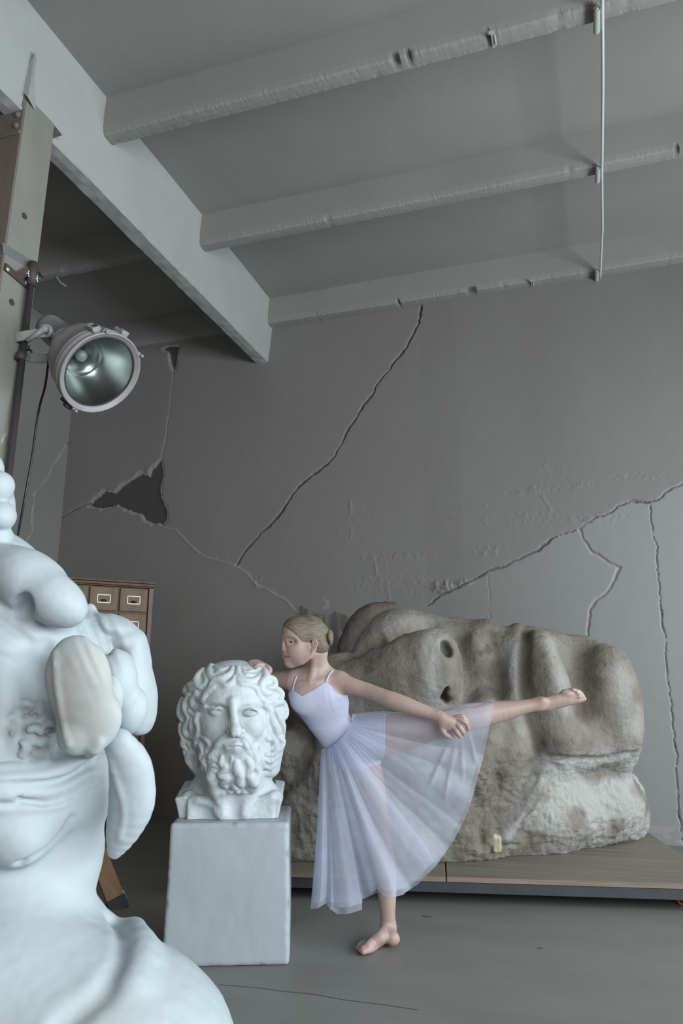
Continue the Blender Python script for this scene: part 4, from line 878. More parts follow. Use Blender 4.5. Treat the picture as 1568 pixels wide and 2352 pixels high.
# leotard: a close shell over the trunk, cut at the neckline and arm holes
topx = [640, 655, 664, 671, 678, 692, 720, 749, 757, 768, 784, 800, 830]; topy = [1612, 1602, 1590, 1583, 1590, 1599, 1584, 1564, 1572, 1581, 1589, 1592, 1594]
tr = trunk+[g.p[n_leg], g.p[n_leg2]]
a, b = bounds(trunk, .02); a -= np.array([.02, .03, .05]); b += np.array([.06, .05, 0])
G, l0, hh = field(tr, a, b, .0026)
n_ = G.shape; ax_ = [l0[i]+np.arange(n_[i])*hh for i in range(3)]; XX = np.stack(np.meshgrid(*ax_, indexing='ij'), -1).astype(np.float32)
px, py, pd = pxy(XX.reshape(-1, 3)); Yt = np.interp(px, topx, topy)
armc = np.minimum(np.hypot(px-790, py-1566)-30, 1e3)
G = G.ravel()-.0032; G = np.maximum(G, (Yt-py)*gu*.8); G = np.maximum(G, (py-1768+np.maximum(px-835, 0)*.35)*gu); G = np.maximum(G, (px-884+np.maximum(py-1720, 0)*.15)*gu); 
G = np.maximum(G, -(armc)*gu*1.0).reshape(n_).astype(np.float32)
V, Q, N = nets(G, l0, hh)
px, py, pd = pxy(V)
w1 = np.zeros(len(V))
for (p0, p1, amp, wd) in (((752, 1575), (772, 1650), 1.6, 3), ((757, 1574), (790, 1640), -1.5, 3), ((770, 1606), (800, 1600), 1.3, 3), ((772, 1625), (806, 1612), 1.4, 3), ((765, 1650), (808, 1628), 1.4, 3), ((770, 1668), (810, 1640), 1.2, 3), ((745, 1572), (748, 1620), 1.2, 3), ((700, 1600), (735, 1640), .5, 8), ((780, 1585), (805, 1598), 1.3, 2.5), ((760, 1582), (800, 1606), -1.0, 3)):
    d_, _, pr_ = polydist(px, py, [p0, p1]); w1 += .6*amp*np.exp(-(d_/(wd*1.5))**2)*np.sin(np.pi*np.clip(pr_, .02, .98))
V = V + N*(w1*.0012)[:, None]
mesh_obj('leotard', V, Q, M['leotard'], t, label='white camisole leotard')
def on_body(x, y, lift=0.0, pr=None, d0_=2.9, d1_=3.4):
    d = surf_d(pr or body_prims, x, y, d0_, d1_, 120); return at(x, y, (d if d else 3.17)-lift)
MB().tube([on_body(*p_, .0025) for p_ in spl([(672, 1586), (674, 1576), (677, 1564), (681, 1553)], 3)], .0032, 8).build('shoulder_strap', M['leotard'], t, True)
MB().tube([on_body(*p_, .0025) for p_ in spl([(748, 1567), (752, 1557), (757, 1548), (763, 1541)], 3)]+[at(768, 1539.5, 3.19), at(772, 1544, 3.215)], .0038, 8).build('shoulder_strap', M['leotard'], t, True)
# hair drawn back into a small knot
hh_ = Clay(GD); hh_.near = 110
hh_.E(706, 1459, Z(3.165), 47.3, 47.3, 40.5, 0, 4); hh_.E(677, 1455, 4, 33, 37.2, 34.3, 0, 14); hh_.E(734, 1478, Z(3.17), 20, 26, 26, 30, 12); hh_.E(737, 1499, Z(3.175), 9, 17, 20, -14, 10); hh_.L([(744, 1452, -10, 12), (752, 1460, -8, 9)], 8)
hh_.E(653, 1488, 8, 46, 51.5, 70, 0, 3, -1); hh_.E(706, 1500, 40, 19, 22, 26, 20, 4, -1); hh_.E(722, 1482, 42, 8, 13, 13, -8, 2, -1); hh_.B(722, 1547, 0, 70, 24, 80, -20, 4, 6, -1)
V, Q, N = sculpt(hh_.p, .0016)
px, py, pd = pxy(V); ang = np.arctan2(py-1462, px-752); st_ = np.sin(ang*95+2.5*vnoise(V, 25, 3))*.5+vnoise(V*[1, 1, 3], 90, 5)*.6
V = V+N*(st_*.0004)[:, None]
hair = mesh_obj('hair', V, Q, M['hair'], t)
hb_ = Clay(GD)
for k_ in range(3):
    r0 = 15-4.5*k_; pts = []
    for i in range(9):
        a_ = i/8*2*math.pi*.95+k_*1.3; pts.append((757+math.cos(a_)*r0*.32, 1465+math.sin(a_)*r0, -4+k_*5+math.sin(a_*2)*3, 4.1))
    hb_.L(pts, 1.4)
hb_.E(755, 1464, -6, 5, 14, 12, 0, 2)
V, Q, N = sculpt(hb_.p, .0014); V = V+N*(vnoise(V*[1, 1, .5], 200, 5)*.0008)[:, None]; mesh_obj('hair_knot', V, Q, M['hair'], hair, label='twisted hair knot')
M['mouth'] = mat('mouth_line', (.13, .04, .045), .6)
MB().tube([on_body(*p_, .0003) for p_ in spl([(652.2, 1509.2), (656, 1508.7), (661, 1508.9), (666.5, 1509)], 3)], [.0004]+[.0009]*8+[.0004], 6).build('lips', M['mouth'], t, True)
# eyes, brows, lashes, earring
eb = MB()
def disc(name, x, y, rx_, ry_, m, lift, par, rot=0, n=14):
    k = MB(); k.v.append(on_body(x, y, lift))
    for i in range(n):
        a_ = 2*math.pi*i/n; ox, oy = rx_*math.cos(a_), ry_*math.sin(a_); c_, s_ = math.cos(rot), math.sin(rot)
        k.v.append(on_body(x+ox*c_-oy*s_, y+ox*s_+oy*c_, lift))
    k.f = [(0, i+1, (i+1) % n+1) for i in range(n)]; return k.build(name, m, par, True)
e_ = disc('eye', 670, 1475, 5.6, 2.2, M['eye'], .0007, t, .05); disc('iris', 668.6, 1474.7, 2.7, 2.3, M['iris'], .0012, e_)
MB().tube([on_body(*p_, .0009) for p_ in spl([(663.5, 1474.8), (666.5, 1472.6), (671, 1472.2), (676.8, 1474.8)], 3)], [.0006, .0008, .0011, .0012, .0013, .0013, .0012, .001, .0009, .0007][:10], 6).build('eyelashes', M['brow'], t, True)
MB().tube([on_body(*p_, .0004) for p_ in ((646.8, 1477.2), (648.2, 1475.8), (650, 1476))], [.0005, .0009, .0005], 6).build('eyelashes', M['brow'], t, True)
MB().tube([on_body(*p_, .0004) for p_ in spl([(659, 1465.5), (664, 1463), (671, 1462.8), (679, 1466)], 3)], [.0006, .0011, .0015, .0017, .0017, .0016, .0014, .0012, .0009, .0006][:10], 6).build('eyebrow', M['brow'], t, True)
ea = at(714, 1497.5, 3.15-33*gu); er = MB().tube([ea+[0, 0, .003], ea-[0, 0, .004]], .0008, 6)
for s_ in (0, 1):
    er.tube([ea-[0, 0, .006+.007*s_]+RT*math.cos(a_)*.004+UP*math.sin(a_)*.0045 for a_ in np.linspace(0, 2*math.pi, 13)], .0006, 6, False)
er.build('earring', M['gold'], t, True)

# ---------------------------------------------------------------- tulle skirt: gathered at the waist, falling over both legs
wf = [(737, 1724), (744, 1722), (752, 1719), (762, 1714), (772, 1706), (782, 1697), (791, 1686), (799, 1674), (805, 1660), (809, 1648), (811, 1640)]
hem_front = [(713, 2088, 3.02), (730, 2086, 2.98), (748, 2075, 3.02), (756, 2086, 2.95), (775, 2100, 2.95), (800, 2099, 2.96), (830, 2090, 3.0), (832, 2066, 3.06), (866, 2042, 2.96), (880, 2058, 2.94), (900, 2062, 2.93), (922, 2056, 2.94), (960, 2030, 2.96), (1000, 1990, 2.98), (1042, 1930, 3.0), (1075, 1865, 3.01), (1096, 1790, 3.01), (1112, 1730, 3.01), (1128, 1662, 3.02), (1134, 1636, 3.03), (1139, 1612, 3.08)]
hem_back = [(713, 2088, 3.02), (722, 2078, 3.12), (752, 2072, 3.2), (800, 2074, 3.26), (836, 2064, 3.28), (880, 2044, 3.28), (935, 2040, 3.26), (985, 2000, 3.25), (1026, 1944, 3.25), (1062, 1868, 3.24), (1088, 1780, 3.22), (1110, 1700, 3.2), (1125, 1650, 3.19), (1139, 1612, 3.08)]
def prof_at(P, s_):
    P = np.array(P, float); L2 = np.concatenate([[0], np.cumsum(np.hypot(*(np.diff(P[:, :2], axis=0).T))+8)]); L2 /= L2[-1]
    return np.stack([np.interp(s_, L2, P[:, i]) for i in range(P.shape[1])], -1)
def skirt(name, hem, waist_d, seed, back, inset=0.0, nu=420, nv=110, folds=1.0, smax=1.0):
    s_ = np.linspace(0, smax, nu); W_ = prof_at(wf, s_**.9); Hm = prof_at(hem, s_)
    v = np.linspace(0, 1, nv)
    wd = 3.19-(.105 if not back else -.085)*np.sin(np.pi*np.clip(s_*.96+.02, 0, 1))**.6
    rng = np.random.RandomState(seed); out = np.zeros((nu, nv, 3))
    legtop = lambda x: np.interp(x, [811, 840, 875, 905, 940, 990, 1005, 1022, 1050, 1065, 1090, 1115, 1139], [1640, 1636, 1633, 1635, 1638, 1645, 1640, 1633, 1632, 1624, 1622, 1614, 1611])
    ph = rng.rand(4)*6
    for j, vv in enumerate(v):
        x = W_[:, 0]*(1-vv)+Hm[:, 0]*vv; y = W_[:, 1]*(1-vv)+Hm[:, 1]*vv; d = wd*(1-vv)+Hm[:, 2]*vv
        # cloth leaves the waist outwards, then falls
        sag = np.sin(np.pi*vv)**1.0
        y += sag*(-16*np.clip((s_-.35)/.4, 0, 1)*np.clip((1-s_)/.12, 0, 1)); x += sag*(2-10*np.clip(1-s_/.2, 0, 1)*0+ 14*np.clip((s_-.5)/.3, 0, 1)*np.clip((1-s_)/.15, 0, 1))
        d += (-.03 if not back else .03)*sag*np.clip((s_-.1)/.2, 0, 1)
        top = np.clip((s_-.90)/.10, 0, 1); y = y*(1-top)+top*legtop(x)
        # pleats
        w_ = s_*(1+.06*np.sin(ph[0]+3*vv)); den = 2*np.pi
        amp = vv**.6*(1-top*.85)*folds
        dp = (.024*np.sin(den*5.5*w_+ph[1]+2.2*np.sin(5*s_+seed))+.012*np.sin(den*8.5*w_+ph[2]+1.8*np.sin(9*s_))+.0014*np.sin(den*27*w_+ph[3]))*amp
        dp += .0035*np.sin(den*34*s_+ph[3])*(1-vv)**5+.0025*np.sin(den*61*s_+ph[1])*np.exp(-vv*12)
        lat = (9*np.cos(den*5.5*w_+ph[1]+2.2*np.sin(5*s_+seed))+6.5*np.cos(den*8.5*w_+ph[2]+1.8*np.sin(9*s_))+.4*np.cos(den*27*w_+ph[3]))*amp*(1-.5*vv**6)
        tx = np.gradient(Hm[:, 0])*(vv)+np.gradient(W_[:, 0])*(1-vv); ty = np.gradient(Hm[:, 1])*vv+np.gradient(W_[:, 1])*(1-vv); tn = np.hypot(tx, ty)+1e-6
        x += lat*tx/tn*np.sin(np.pi*np.clip(s_, 0, 1))**.3; y += lat*ty/tn*np.sin(np.pi*np.clip(s_, 0, 1))**.3
        d += dp
        if inset: x += inset*(860-x)*vv; y -= inset*(y-1650)*vv
        # pulled together under the hand
        hx, hy = 1062, 1690; wgt = np.exp(-((x-hx)**2+(y-hy)**2)/34.0**2)*(0 if back else 1); x += (hx-x)*wgt*.35; d += .012*wgt
        for l_ in (((1048, 1694), (1015, 1865)), ((1060, 1692), (1062, 1800)), ((1036, 1694), (975, 1830)), ((1072, 1676), (1095, 1760))):
            if not back: dd_, _, pr_ = polydist(x, y, l_); d -= .014*np.exp(-(dd_/5)**2)*np.sin(np.pi*np.clip(pr_, 0, 1))
        out[:, j] = np.stack([at(a_, b_, c_) for a_, b_, c_ in zip(x, y, d)])
    i = np.arange(nu*nv).reshape(nu, nv); return out.reshape(-1, 3), np.stack([i[:-1, :-1], i[1:, :-1], i[1:, 1:], i[:-1, 1:]], -1).reshape(-1, 4)
def keep_out(V, eps=.004):                    # the cloth lies on the legs, it does not cut them
    for _ in range(2):
        f = evalp(body_prims, V); near_ = np.where(f < eps)[0]
        if not len(near_): break
        P = V[near_]; e = .002; gr = np.stack([evalp(body_prims, P+np.eye(3)[i]*e)-evalp(body_prims, P-np.eye(3)[i]*e) for i in range(3)], -1); gr /= np.linalg.norm(gr, axis=1)[:, None]+1e-9
        V[near_] += gr*(eps-f[near_])[:, None]
    return V
sk_ = []
a = skirt('s', hem_front, 0, 5, False); b = skirt('s', hem_front, 0, 11, False, .035, folds=1.1, smax=.5); c_ = skirt('s', hem_back, 0, 8, True)
skirt_root = None
for i, (V, Q) in enumerate((a, b, c_)):
    V = keep_out(V.copy(), .007 if i != 1 else .0055); Vc = V.copy()
    o = mesh_obj('tulle_skirt' if i == 0 else 'skirt_layer', Vc, Q, M['tulle' if i < 2 else 'tulle_thin'], t if i == 0 else skirt_root, label=['sheer white tulle skirt', 'inner tulle layer', 'rear tulle layer'][i])
    if i == 0: skirt_root = o
bd = MB(); W_ = prof_at(wf, np.linspace(0, 1, 60))
pts = []; rr = []
for i, (x, y) in enumerate(W_): pts.append(on_body(x+1, y, .004, trunk)); rr.append(.0055+.0015*math.sin(i*2.3))
bd.tube(pts, rr, 10); bd.build('waistband', M['tulle_band'], skirt_root, True)
# ---------------------------------------------------------------- near bust, cut by the left edge of the frame
c = Clay(1.2); c.near = 620; c.far = 900
def D(d): return (1.2-d)*FPX/1.2
c.E(10, 1620, D(1.38), 250, 330, 230, 0, 40); c.E(-60, 1400, D(1.42), 210, 230, 220, 0, 60); c.E(150, 1560, D(1.42), 165, 190, 170, 0, 40)
c.E(-40, 1800, D(1.32), 230, 200, 210, 0, 60); c.E(60, 1850, D(1.33), 175, 110, 160, 10, 50)
# neck and shoulders, down to the floor
c.E(20, 2040, D(1.34), 205, 200, 175, 0, 60); c.E(-40, 2330, D(1.22), 300, 260, 260, 0, 70)
c.L([(120, 2140, D(1.36), 118), (250, 2270, D(1.33), 128), (350, 2420, D(1.28), 150)], 60, sub=3)
c.E(150, 2480, D(1.2), 400, 300, 330, 0, 60)
bb = at(60, 2500, 1.22)
c.B(0, 0, 0, 1, 1, 1)
pr = list(c.p.pop()); pr[1] = np.array([bb[0], bb[1], .22]); pr[2] = np.array([.24, .2, .23]); pr[3] = np.eye(3); pr[4] = .05; pr[6] = .03; c.p.append(tuple(pr))
c.E(168, 1810, D(1.36), 108, 125, 110, -6, 30); c.E(150, 1950, D(1.36), 98, 130, 100, 0, 40)
body0 = Clay(1.2); body0.near = 620; body0.far = 900; body0.p = list(c.p)
# hair lobes
def lobe(x, y, rx_, ry_, rz_, rot, emb=.35, k=8, tilt=0): z = body0.on(x, y, None); z = D(1.4) if z is None else z; c.E(x, y, z-rz_*emb, rx_, ry_, rz_, rot, k, 1, tilt)
c.E(-25, 1160, D(1.38), 62, 92, 80, 6, 10); c.E(-8, 1120, D(1.36), 42, 46, 50, -20, 6); c.E(2, 1185, D(1.35), 36, 40, 46, 10, 6); c.E(-2, 1232, D(1.36), 34, 30, 44, 0, 8); c.E(-28, 1075, D(1.38), 40, 44, 50, 0, 8)
c.E(30, 1290, D(1.34), 92, 44, 70, -14, 14); c.E(72, 1340, D(1.32), 112, 76, 84, -38, 14); c.E(122, 1375, D(1.3), 92, 62, 66, -34, 14)
c.E(50, 1400, D(1.27), 30, 46, 40, -30, 16, -1)
c.R([(205, 1400, 18), (225, 1450, 20), (250, 1520, 18)], 18, .5); c.R([(185, 1430, 14), (205, 1480, 14), (225, 1530, 12)], 14, .5)
c.E(262, 1436, D(1.42), 62, 26, 60, -18, 10); c.E(292, 1468, D(1.42), 50, 36, 60, -12, 10); c.E(316, 1500, D(1.42), 30, 60, 60, 8, 10)
c.E(312, 1580, D(1.42), 48, 128, 80, 4, 14); c.E(330, 1610, D(1.44), 34, 90, 60, 2, 14)
c.E(274, 1560, D(1.33), 44, 76, 55, 8, 6); c.E(298, 1630, D(1.34), 44, 62, 50, -6, 10)
c.R([(238, 1520, 9), (232, 1580, 9)], 10, .1, -1)
c.R([(-60, 1400, 7), (0, 1424, 8), (40, 1452, 9), (84, 1486, 7)], 16, .0, -1); c.E(62, 1398, c.on(62, 1398)+4, 18, 30, 18, -35, 14, -1); c.R([(-40, 1500, 6), (10, 1512, 6), (60, 1540, 5)], 18, .1, -1)
c.R([(104, 1480, 12), (100, 1560, 20), (108, 1650, 22), (126, 1715, 14)], 26, -.15, -1)
c.R([(196, 1412, 3), (224, 1470, 3), (238, 1530, 3)], 5, .0, -1); c.R([(212, 1404, 3), (240, 1460, 3), (252, 1505, 3)], 5, .0, -1); c.R([(180, 1430, 3), (208, 1480, 3), (222, 1520, 3)], 5, .0, -1)
# the big flat lobe, thick at its left edge
c.E(182, 1570, D(1.20), 76, 112, 44, 8, 10); c.E(205, 1650, D(1.21), 74, 78, 44, -20, 14); c.E(172, 1690, D(1.2), 40, 44, 36, 0, 14)
c.E(248, 1610, D(1.27), 36, 66, 36, -10, 8)
c.R([(128, 1500, 8), (132, 1580, 8), (146, 1660, 8), (158, 1710, 7)], 8, .3)
# hollow with the drilled ear
c.E(92, 1600, c.on(92, 1600)+22, 40, 120, 60, 18, 40, -1)
c.E(75, 1675, c.on(75, 1675)-14, 62, 66, 40, 20, 24)
rs = random.Random(5)
eb_ = Clay(1.2); eb_.near = 620; eb_.far = 900; eb_.p = list(c.p)
for i in range(60):
    a_ = rs.random()*6.28; r_ = rs.random()**.5*64; x, y = 74+math.cos(a_)*r_*.85, 1676+math.sin(a_)*r_
    rr_ = 4+rs.random()*9; c.E(x, y, eb_.on(x, y)+(2 if i % 2 else 4), rr_, rr_*(1+rs.random()), 12, rs.random()*180, 5, 1 if i % 2 else -1)
# hanging lobe by the neck
c.L([(274, 1706, D(1.26), 34), (299, 1765, D(1.27), 52), (302, 1840, D(1.28), 57), (284, 1905, D(1.28), 42), (264, 1955, D(1.28), 19)], 8, sub=3, fz=.8)
c.R([(248, 1720, 8), (268, 1790, 9), (285, 1860, 8), (275, 1920, 7)], 7, .4)
# folds below the ear, jaw and cheek
c.R([(-90, 1800, 26), (60, 1790, 26), (140, 1768, 24), (205, 1728, 18), (228, 1705, 10)], 14, .1)
c.R([(-90, 1745, 5), (30, 1752, 5), (100, 1748, 5), (150, 1728, 5)], 8, 0, -1); c.R([(-90, 1770, 12), (60, 1760, 12), (110, 1750, 10)], 8, .35)
c.R([(-80, 1826, 14), (70, 1822, 16), (140, 1812, 14), (190, 1786, 11), (215, 1772, 6)], 10, .15); c.R([(-60, 1862, 10), (110, 1850, 12), (170, 1828, 9), (205, 1812, 5)], 10, .2)
c.R([(-80, 1800, 6), (60, 1800, 7), (140, 1790, 7), (200, 1756, 6), (236, 1722, 4)], 8, -.1, -1); c.R([(40, 1832, 5), (100, 1846, 7), (150, 1836, 7), (200, 1812, 5), (232, 1790, 4)], 8, -.1, -1)
c.E(25, 1905, c.on(25, 1905)-52, 100, 78, 76, -30, 26)
c.R([(45, 1985, 8), (90, 1965, 9), (135, 1925, 9), (165, 1880, 8)], 14, .1, -1); c.E(48, 1982, c.on(48, 1982)+6, 12, 8, 14, 0, 8, -1)
# seam of the shoulder and the rounded form at the lower edge
c.R([(262, 2110, 12), (290, 2150, 15), (282, 2210, 17), (240, 2270, 19), (180, 2320, 20), (140, 2360, 20)], 34, .25, -1)
c.R([(310, 2130, 20), (330, 2190, 26), (310, 2260, 26)], 50, .65)
lo_, hi_ = bounds(c.p, .012)
pa = at(0, 1176, .5)
G, l0, hh = field(c.p, lo_, hi_, .0042); V, Q, N = nets(G, l0, hh); del G
V[:, 2] = np.maximum(V[:, 2], .001)
px, py, pd = pxy(V)
a_ = np.hypot((px-190)/85, (py-1600)/135); beige = np.clip((1.12-a_)*3, 0, 1)*(pd < 1.26)*.75
beige = np.maximum(beige, np.clip((1.1-np.hypot((px-240)/130, (py-2330)/90)), 0, 1)*.3)
brown = np.clip((1.2-np.hypot((px-70)/66, (py-1675)/75))*2, 0, 1)*np.clip(.4-vnoise(V, 60, 3)*1.6, 0, 1)*.45
w_ = (.0012*vnoise(V, 22, 2)+.0006*vnoise(V, 70, 3))
str_ = np.exp(-((px-235)/50)**2-((py-1480)/70)**2)*np.sin((px*.8-py*.35)/3.6)*.0016
V = V+N*(w_+str_+brown*.003*vnoise(V, 60, 8))[:, None]; V[:, 2] = np.maximum(V[:, 2], .001)
tag(mesh_obj('curly_haired_bust', V, Q, M['plaster_near'], attrs={'beige': beige, 'brown': brown}), 'huge white plaster bust with thick hair lobes filling the near left corner', 'bust')

# ---------------------------------------------------------------- floodlight on its pole
YP = 2.69
pt_, pb_ = hit(75, 618, 0, -2.50), hit(20, 1090, 0, -2.50)
t = thing('metal_pole', 'thin dark steel pole bracketed to the concrete column', 'pole', (pb_[0], pb_[1], 0))
foot = pt_+(pb_-pt_)*(pt_[2]/(pt_[2]-pb_[2]))
MB().tube([pt_+[0, 0, .02], foot], .0165, 16).build('pole_tube', M['pipe'], t, True)
pc_ = pt_; MB().tube([pc_+[0, 0, .035], pc_-[0, 0, .09]], .024, 16).build('clamp_sleeve', M['rust'], t, True)
p1_, p2_ = hit(10, 612, 0, -2.529), hit(64, 658, 0, -2.529); up_v = np.array([0, 0, 1.0])
k = MB(); e1 = (p2_-p1_)/np.linalg.norm(p2_-p1_); cx_ = (p1_+p2_)/2; k.box(cx_+[.004, 0, 0], (.005, np.linalg.norm(p2_-p1_)/2, .019), [np.array([1., 0, 0]), e1, np.cross([1, 0, 0], e1)]); k.build('wall_plate', M['rust'], t, bevel=.002)
ar = MB(); dv = pc_-cx_; L3 = np.linalg.norm(dv); dv /= L3; sd = np.cross(dv, [0, 0, 1]); sd /= np.linalg.norm(sd); ar.box(cx_+dv*L3/2-[0, 0, .0], (L3/2, .004, .02), [dv, sd, np.cross(dv, sd)]); ar.build('bracket_arm', M['rust'], t)
for q_ in ((17, 619), (60, 650)): b_ = hit(*q_, 0, -2.520); MB().lathe(b_, (1, 0, 0), [(0, 0), (0, .012), (.007, .011), (.009, 0)], 12).build('bolt', M['bolt'], t, True)
for q_ in ((64, 628), (84, 640)):
    b_ = hit(*q_, 1, YP-.05); k = MB(); k.tube([b_-RT*.008, b_+RT*.006], .005, 8); k.tube([b_, b_+RT*.006+UP*.018], .003, 6); k.tube([b_, b_+RT*.006-UP*.018], .003, 6); k.build('wing_nut', M['bolt'], t, True)

LD = 3.56; lu = LD/FPX
rc = at(233, 858, LD)                                             # centre of the front rim
ax_dir = RT*math.cos(math.radians(-39))*math.sin(math.radians(60))+UP*math.sin(math.radians(-39))*math.sin(math.radians(60))-FW*math.cos(math.radians(60))
R0 = 101*lu
t = thing('floodlight', 'large grey enamelled round floodlight with glass front clamped to the steel pole', 'lamp', tuple(rc))
P_ = lambda L: [(a*R0, b*R0) for a, b in L]
MB().lathe(rc, ax_dir, P_([(-.09, .93), (-.30, .93), (-.32, .955), (-.36, .955), (-.38, .92), (-.70, .88), (-1.05, .75), (-1.32, .58), (-1.46, .47), (-1.55, .40), (-1.62, .355), (-1.65, .368), (-1.69, .368), (-1.70, .348), (-2.40, .34), (-2.54, .32), (-2.62, .24), (-2.64, 0)]), 96).build('lamp_housing', M['lamp'], t, True)
MB().lathe(rc, ax_dir, P_([(-.30, .94), (-.22, .99), (-.14, .99), (-.12, .965), (-.07, .965), (-.05, 1.0), (.0, 1.0), (.015, .985), (.015, .965), (-.01, .945), (-.03, .90), (-.05, .865), (-.09, .86), (-.12, .93)]), 96, True).build('rim_ring', M['lamp'], t, True)
MB().lathe(rc, ax_dir, P_([(-.075, .872), (-.05, .866), (-.05, .835), (-.08, .83)]), 96).build('gasket', M['lampdark'], t, True)
MB().lathe(rc, ax_dir, P_([(-.085, .868), (-.16, .845), (-.34, .78), (-.56, .67), (-.74, .55), (-.82, .475), (-.83, .46), (-.86, .455), (-.88, .40), (-.97, .33), (-1.08, .25), (-1.16, .20)]), 96).build('reflector', M['reflector'], t, True)
bulb = MB().lathe(rc, ax_dir, P_([(-1.16, .20), (-1.14, .05), (-1.14, 0)]), 48); bulb.build('lamp_socket', M['lampdark'], t, True)
M['bulb'] = mat('bulb', (.28, .31, .31), .3); MB().lathe(rc, ax_dir, P_([(-1.14, .10), (-1.02, .11), (-.92, .14), (-.86, .12), (-.82, .05), (-.815, 0)]), 40).build('bulb', M['bulb'], t, True)
MB().lathe(rc, ax_dir, P_([(-.055, .87), (-.045, .6), (-.04, .3), (-.038, 0)]), 64).build('front_glass', M['glass'], t, True)
# clasps around the rim
la = np.cross(ax_dir, [0, 0, 1]); la /= np.linalg.norm(la); lb = np.cross(la, ax_dir)
def rim_dir(px_, py_): 
    v_ = at(px_, py_, LD)-rc; v_ -= ax_dir*(v_@ax_dir); return v_/np.linalg.norm(v_)
ax_ = np.array(ax_dir)
for (px_, py_) in ((205, 770), (322, 858), (180, 945)):
    v_ = rim_dir(px_, py_); s_ = np.cross(ax_, v_); p_ = rc+v_*R0*1.0
    k = MB(); k.tube([p_-ax_*R0*.12+v_*R0*.03, p_+ax_*R0*.03+v_*R0*.03], R0*.028, 10); k.tube([p_-s_*R0*.07+v_*R0*.02-ax_*R0*.03, p_+s_*R0*.07+v_*R0*.02-ax_*R0*.03], R0*.035, 10); k.tube([p_+ax_*R0*.02+v_*R0*.03, p_+ax_*R0*.07+v_*R0*.05], R0*.04, 10); k.build('rim_clasp', M['lamp'], t, True)
for (px_, py_, flip) in ((186, 762, 0), (282, 762, 0), (160, 935, 1)):
    v_ = rim_dir(px_, py_); s_ = np.cross(ax_, v_); p_ = rc+v_*R0*.97-ax_*R0*.24
    k = MB().box(p_+v_*R0*.05, (R0*.17, R0*.085, R0*.045), [ax_, s_, v_]); k.box(p_+v_*R0*.09+ax_*R0*.1, (R0*.06, R0*.1, R0*.05), [ax_, s_, v_])
    o = k.build('latch', M['lamp'] if not flip else M['lampdark'], t, bevel=R0*.02)
    MB().box(p_+v_*R0*.12+ax_*R0*.08, (R0*.045, R0*.05, R0*.028), [ax_, s_, v_]).build('latch_spring', M['lampdark'], o)
# yoke, trunnion and locking handle
tr_ = at(112, 762, LD+.14); 
trd = at(101, 757, LD+.06)
MB().tube([at(118, 768, LD+.16), at(106, 760, LD+.07)], 13*lu, 20).tube([at(107, 760, LD+.075), at(105, 759, LD+.065)], 16*lu, 20).tube([at(104, 758, LD+.06), at(98, 754, LD+.03)], 10*lu, 16).build('trunnion', M['lamp'], t, True)
MB().tube([at(100, 756, LD+.035), at(82, 770, LD+.03), at(62, 783, LD+.03)], [7*lu, 5.5*lu, 5.5*lu], 12).build('locking_handle', M['lamp'], t, True)
yk = [(104, 764, LD+.06), (76, 768, LD+.05), (52, 772, LD+.04), (34, 776, LD+.05), (27, 786, LD+.09), (30, 800, LD+.15), (46, 812, LD+.20), (72, 822, LD+.26), (100, 824, LD+.30), (122, 818, LD+.32), (135, 800, LD+.33)]
ys_ = spl(yk, 5); YV = []; YF = []
for i, p_ in enumerate(ys_):
    c_ = at(*p_); tn = at(*ys_[min(i+1, len(ys_)-1)])-at(*ys_[max(i-1, 0)]); tn /= np.linalg.norm(tn); w_ = np.cross(tn, np.array(ax_dir)); w_ = UP-tn*(UP@tn)-0*w_; w_ /= np.linalg.norm(w_); n_ = np.cross(tn, w_)
    for a_, b_ in ((-1, -1), (1, -1), (1, 1), (-1, 1)): YV.append(c_+w_*11*lu*a_+n_*3*lu*b_)
for i in range(len(ys_)-1):
    for j in range(4): YF.append((i*4+j, i*4+(j+1) % 4, (i+1)*4+(j+1) % 4, (i+1)*4+j))
YF += [(3, 2, 1, 0), tuple(len(YV)-4+j for j in range(4))]
yo = mesh_obj('yoke', YV, YF, M['lamp'], t, False); md = yo.modifiers.new('bevel', 'BEVEL'); md.width = .003; md.segments = 2
b_ = at(67, 803, LD+.14); k = MB().tube([b_, b_+UP*.02-RT*.002], .004, 8); k.tube([b_, b_-UP*.014+RT*.014], .005, 8); k.tube([b_, b_-UP*.004-RT*.014], .005, 8); k.tube([b_+FW*.02, b_-FW*.01], .006, 8); k.build('clamp_screw', M['lampdark'], t, True)
MB().tube([hit(50, 812, 0, -2.5), hit(46, 826, 0, -2.5)], .024, 16).build('pole_clamp', M['rust'], t, True)
# supply cable
cp = spl([(112, 822, LD+.25), (109, 850, LD+.24), (103, 890, LD+.2), (93, 925, LD+.15), (86, 960, LD+.12), (79, 1010, LD+.1), (72, 1060, LD+.08), (63, 1110, LD+.06), (54, 1160, LD+.05), (44, 1215, LD+.05), (36, 1260, LD+.05), (20, 1340, LD+.05)], 4)
M['cable'] = mat('black_cable', (.018, .015, .025), .35)
cpts = [at(*p_) for p_ in cp]; last = cpts[-1]; cpts += [last*[1, 1, .6], last*[1, 1, 0]+[0, 0, .006]]
tag(MB().tube(cpts, .0058, 10).build('power_cable', M['cable'], None, True), 'thin black cable hanging down from the grey floodlight', 'cable')

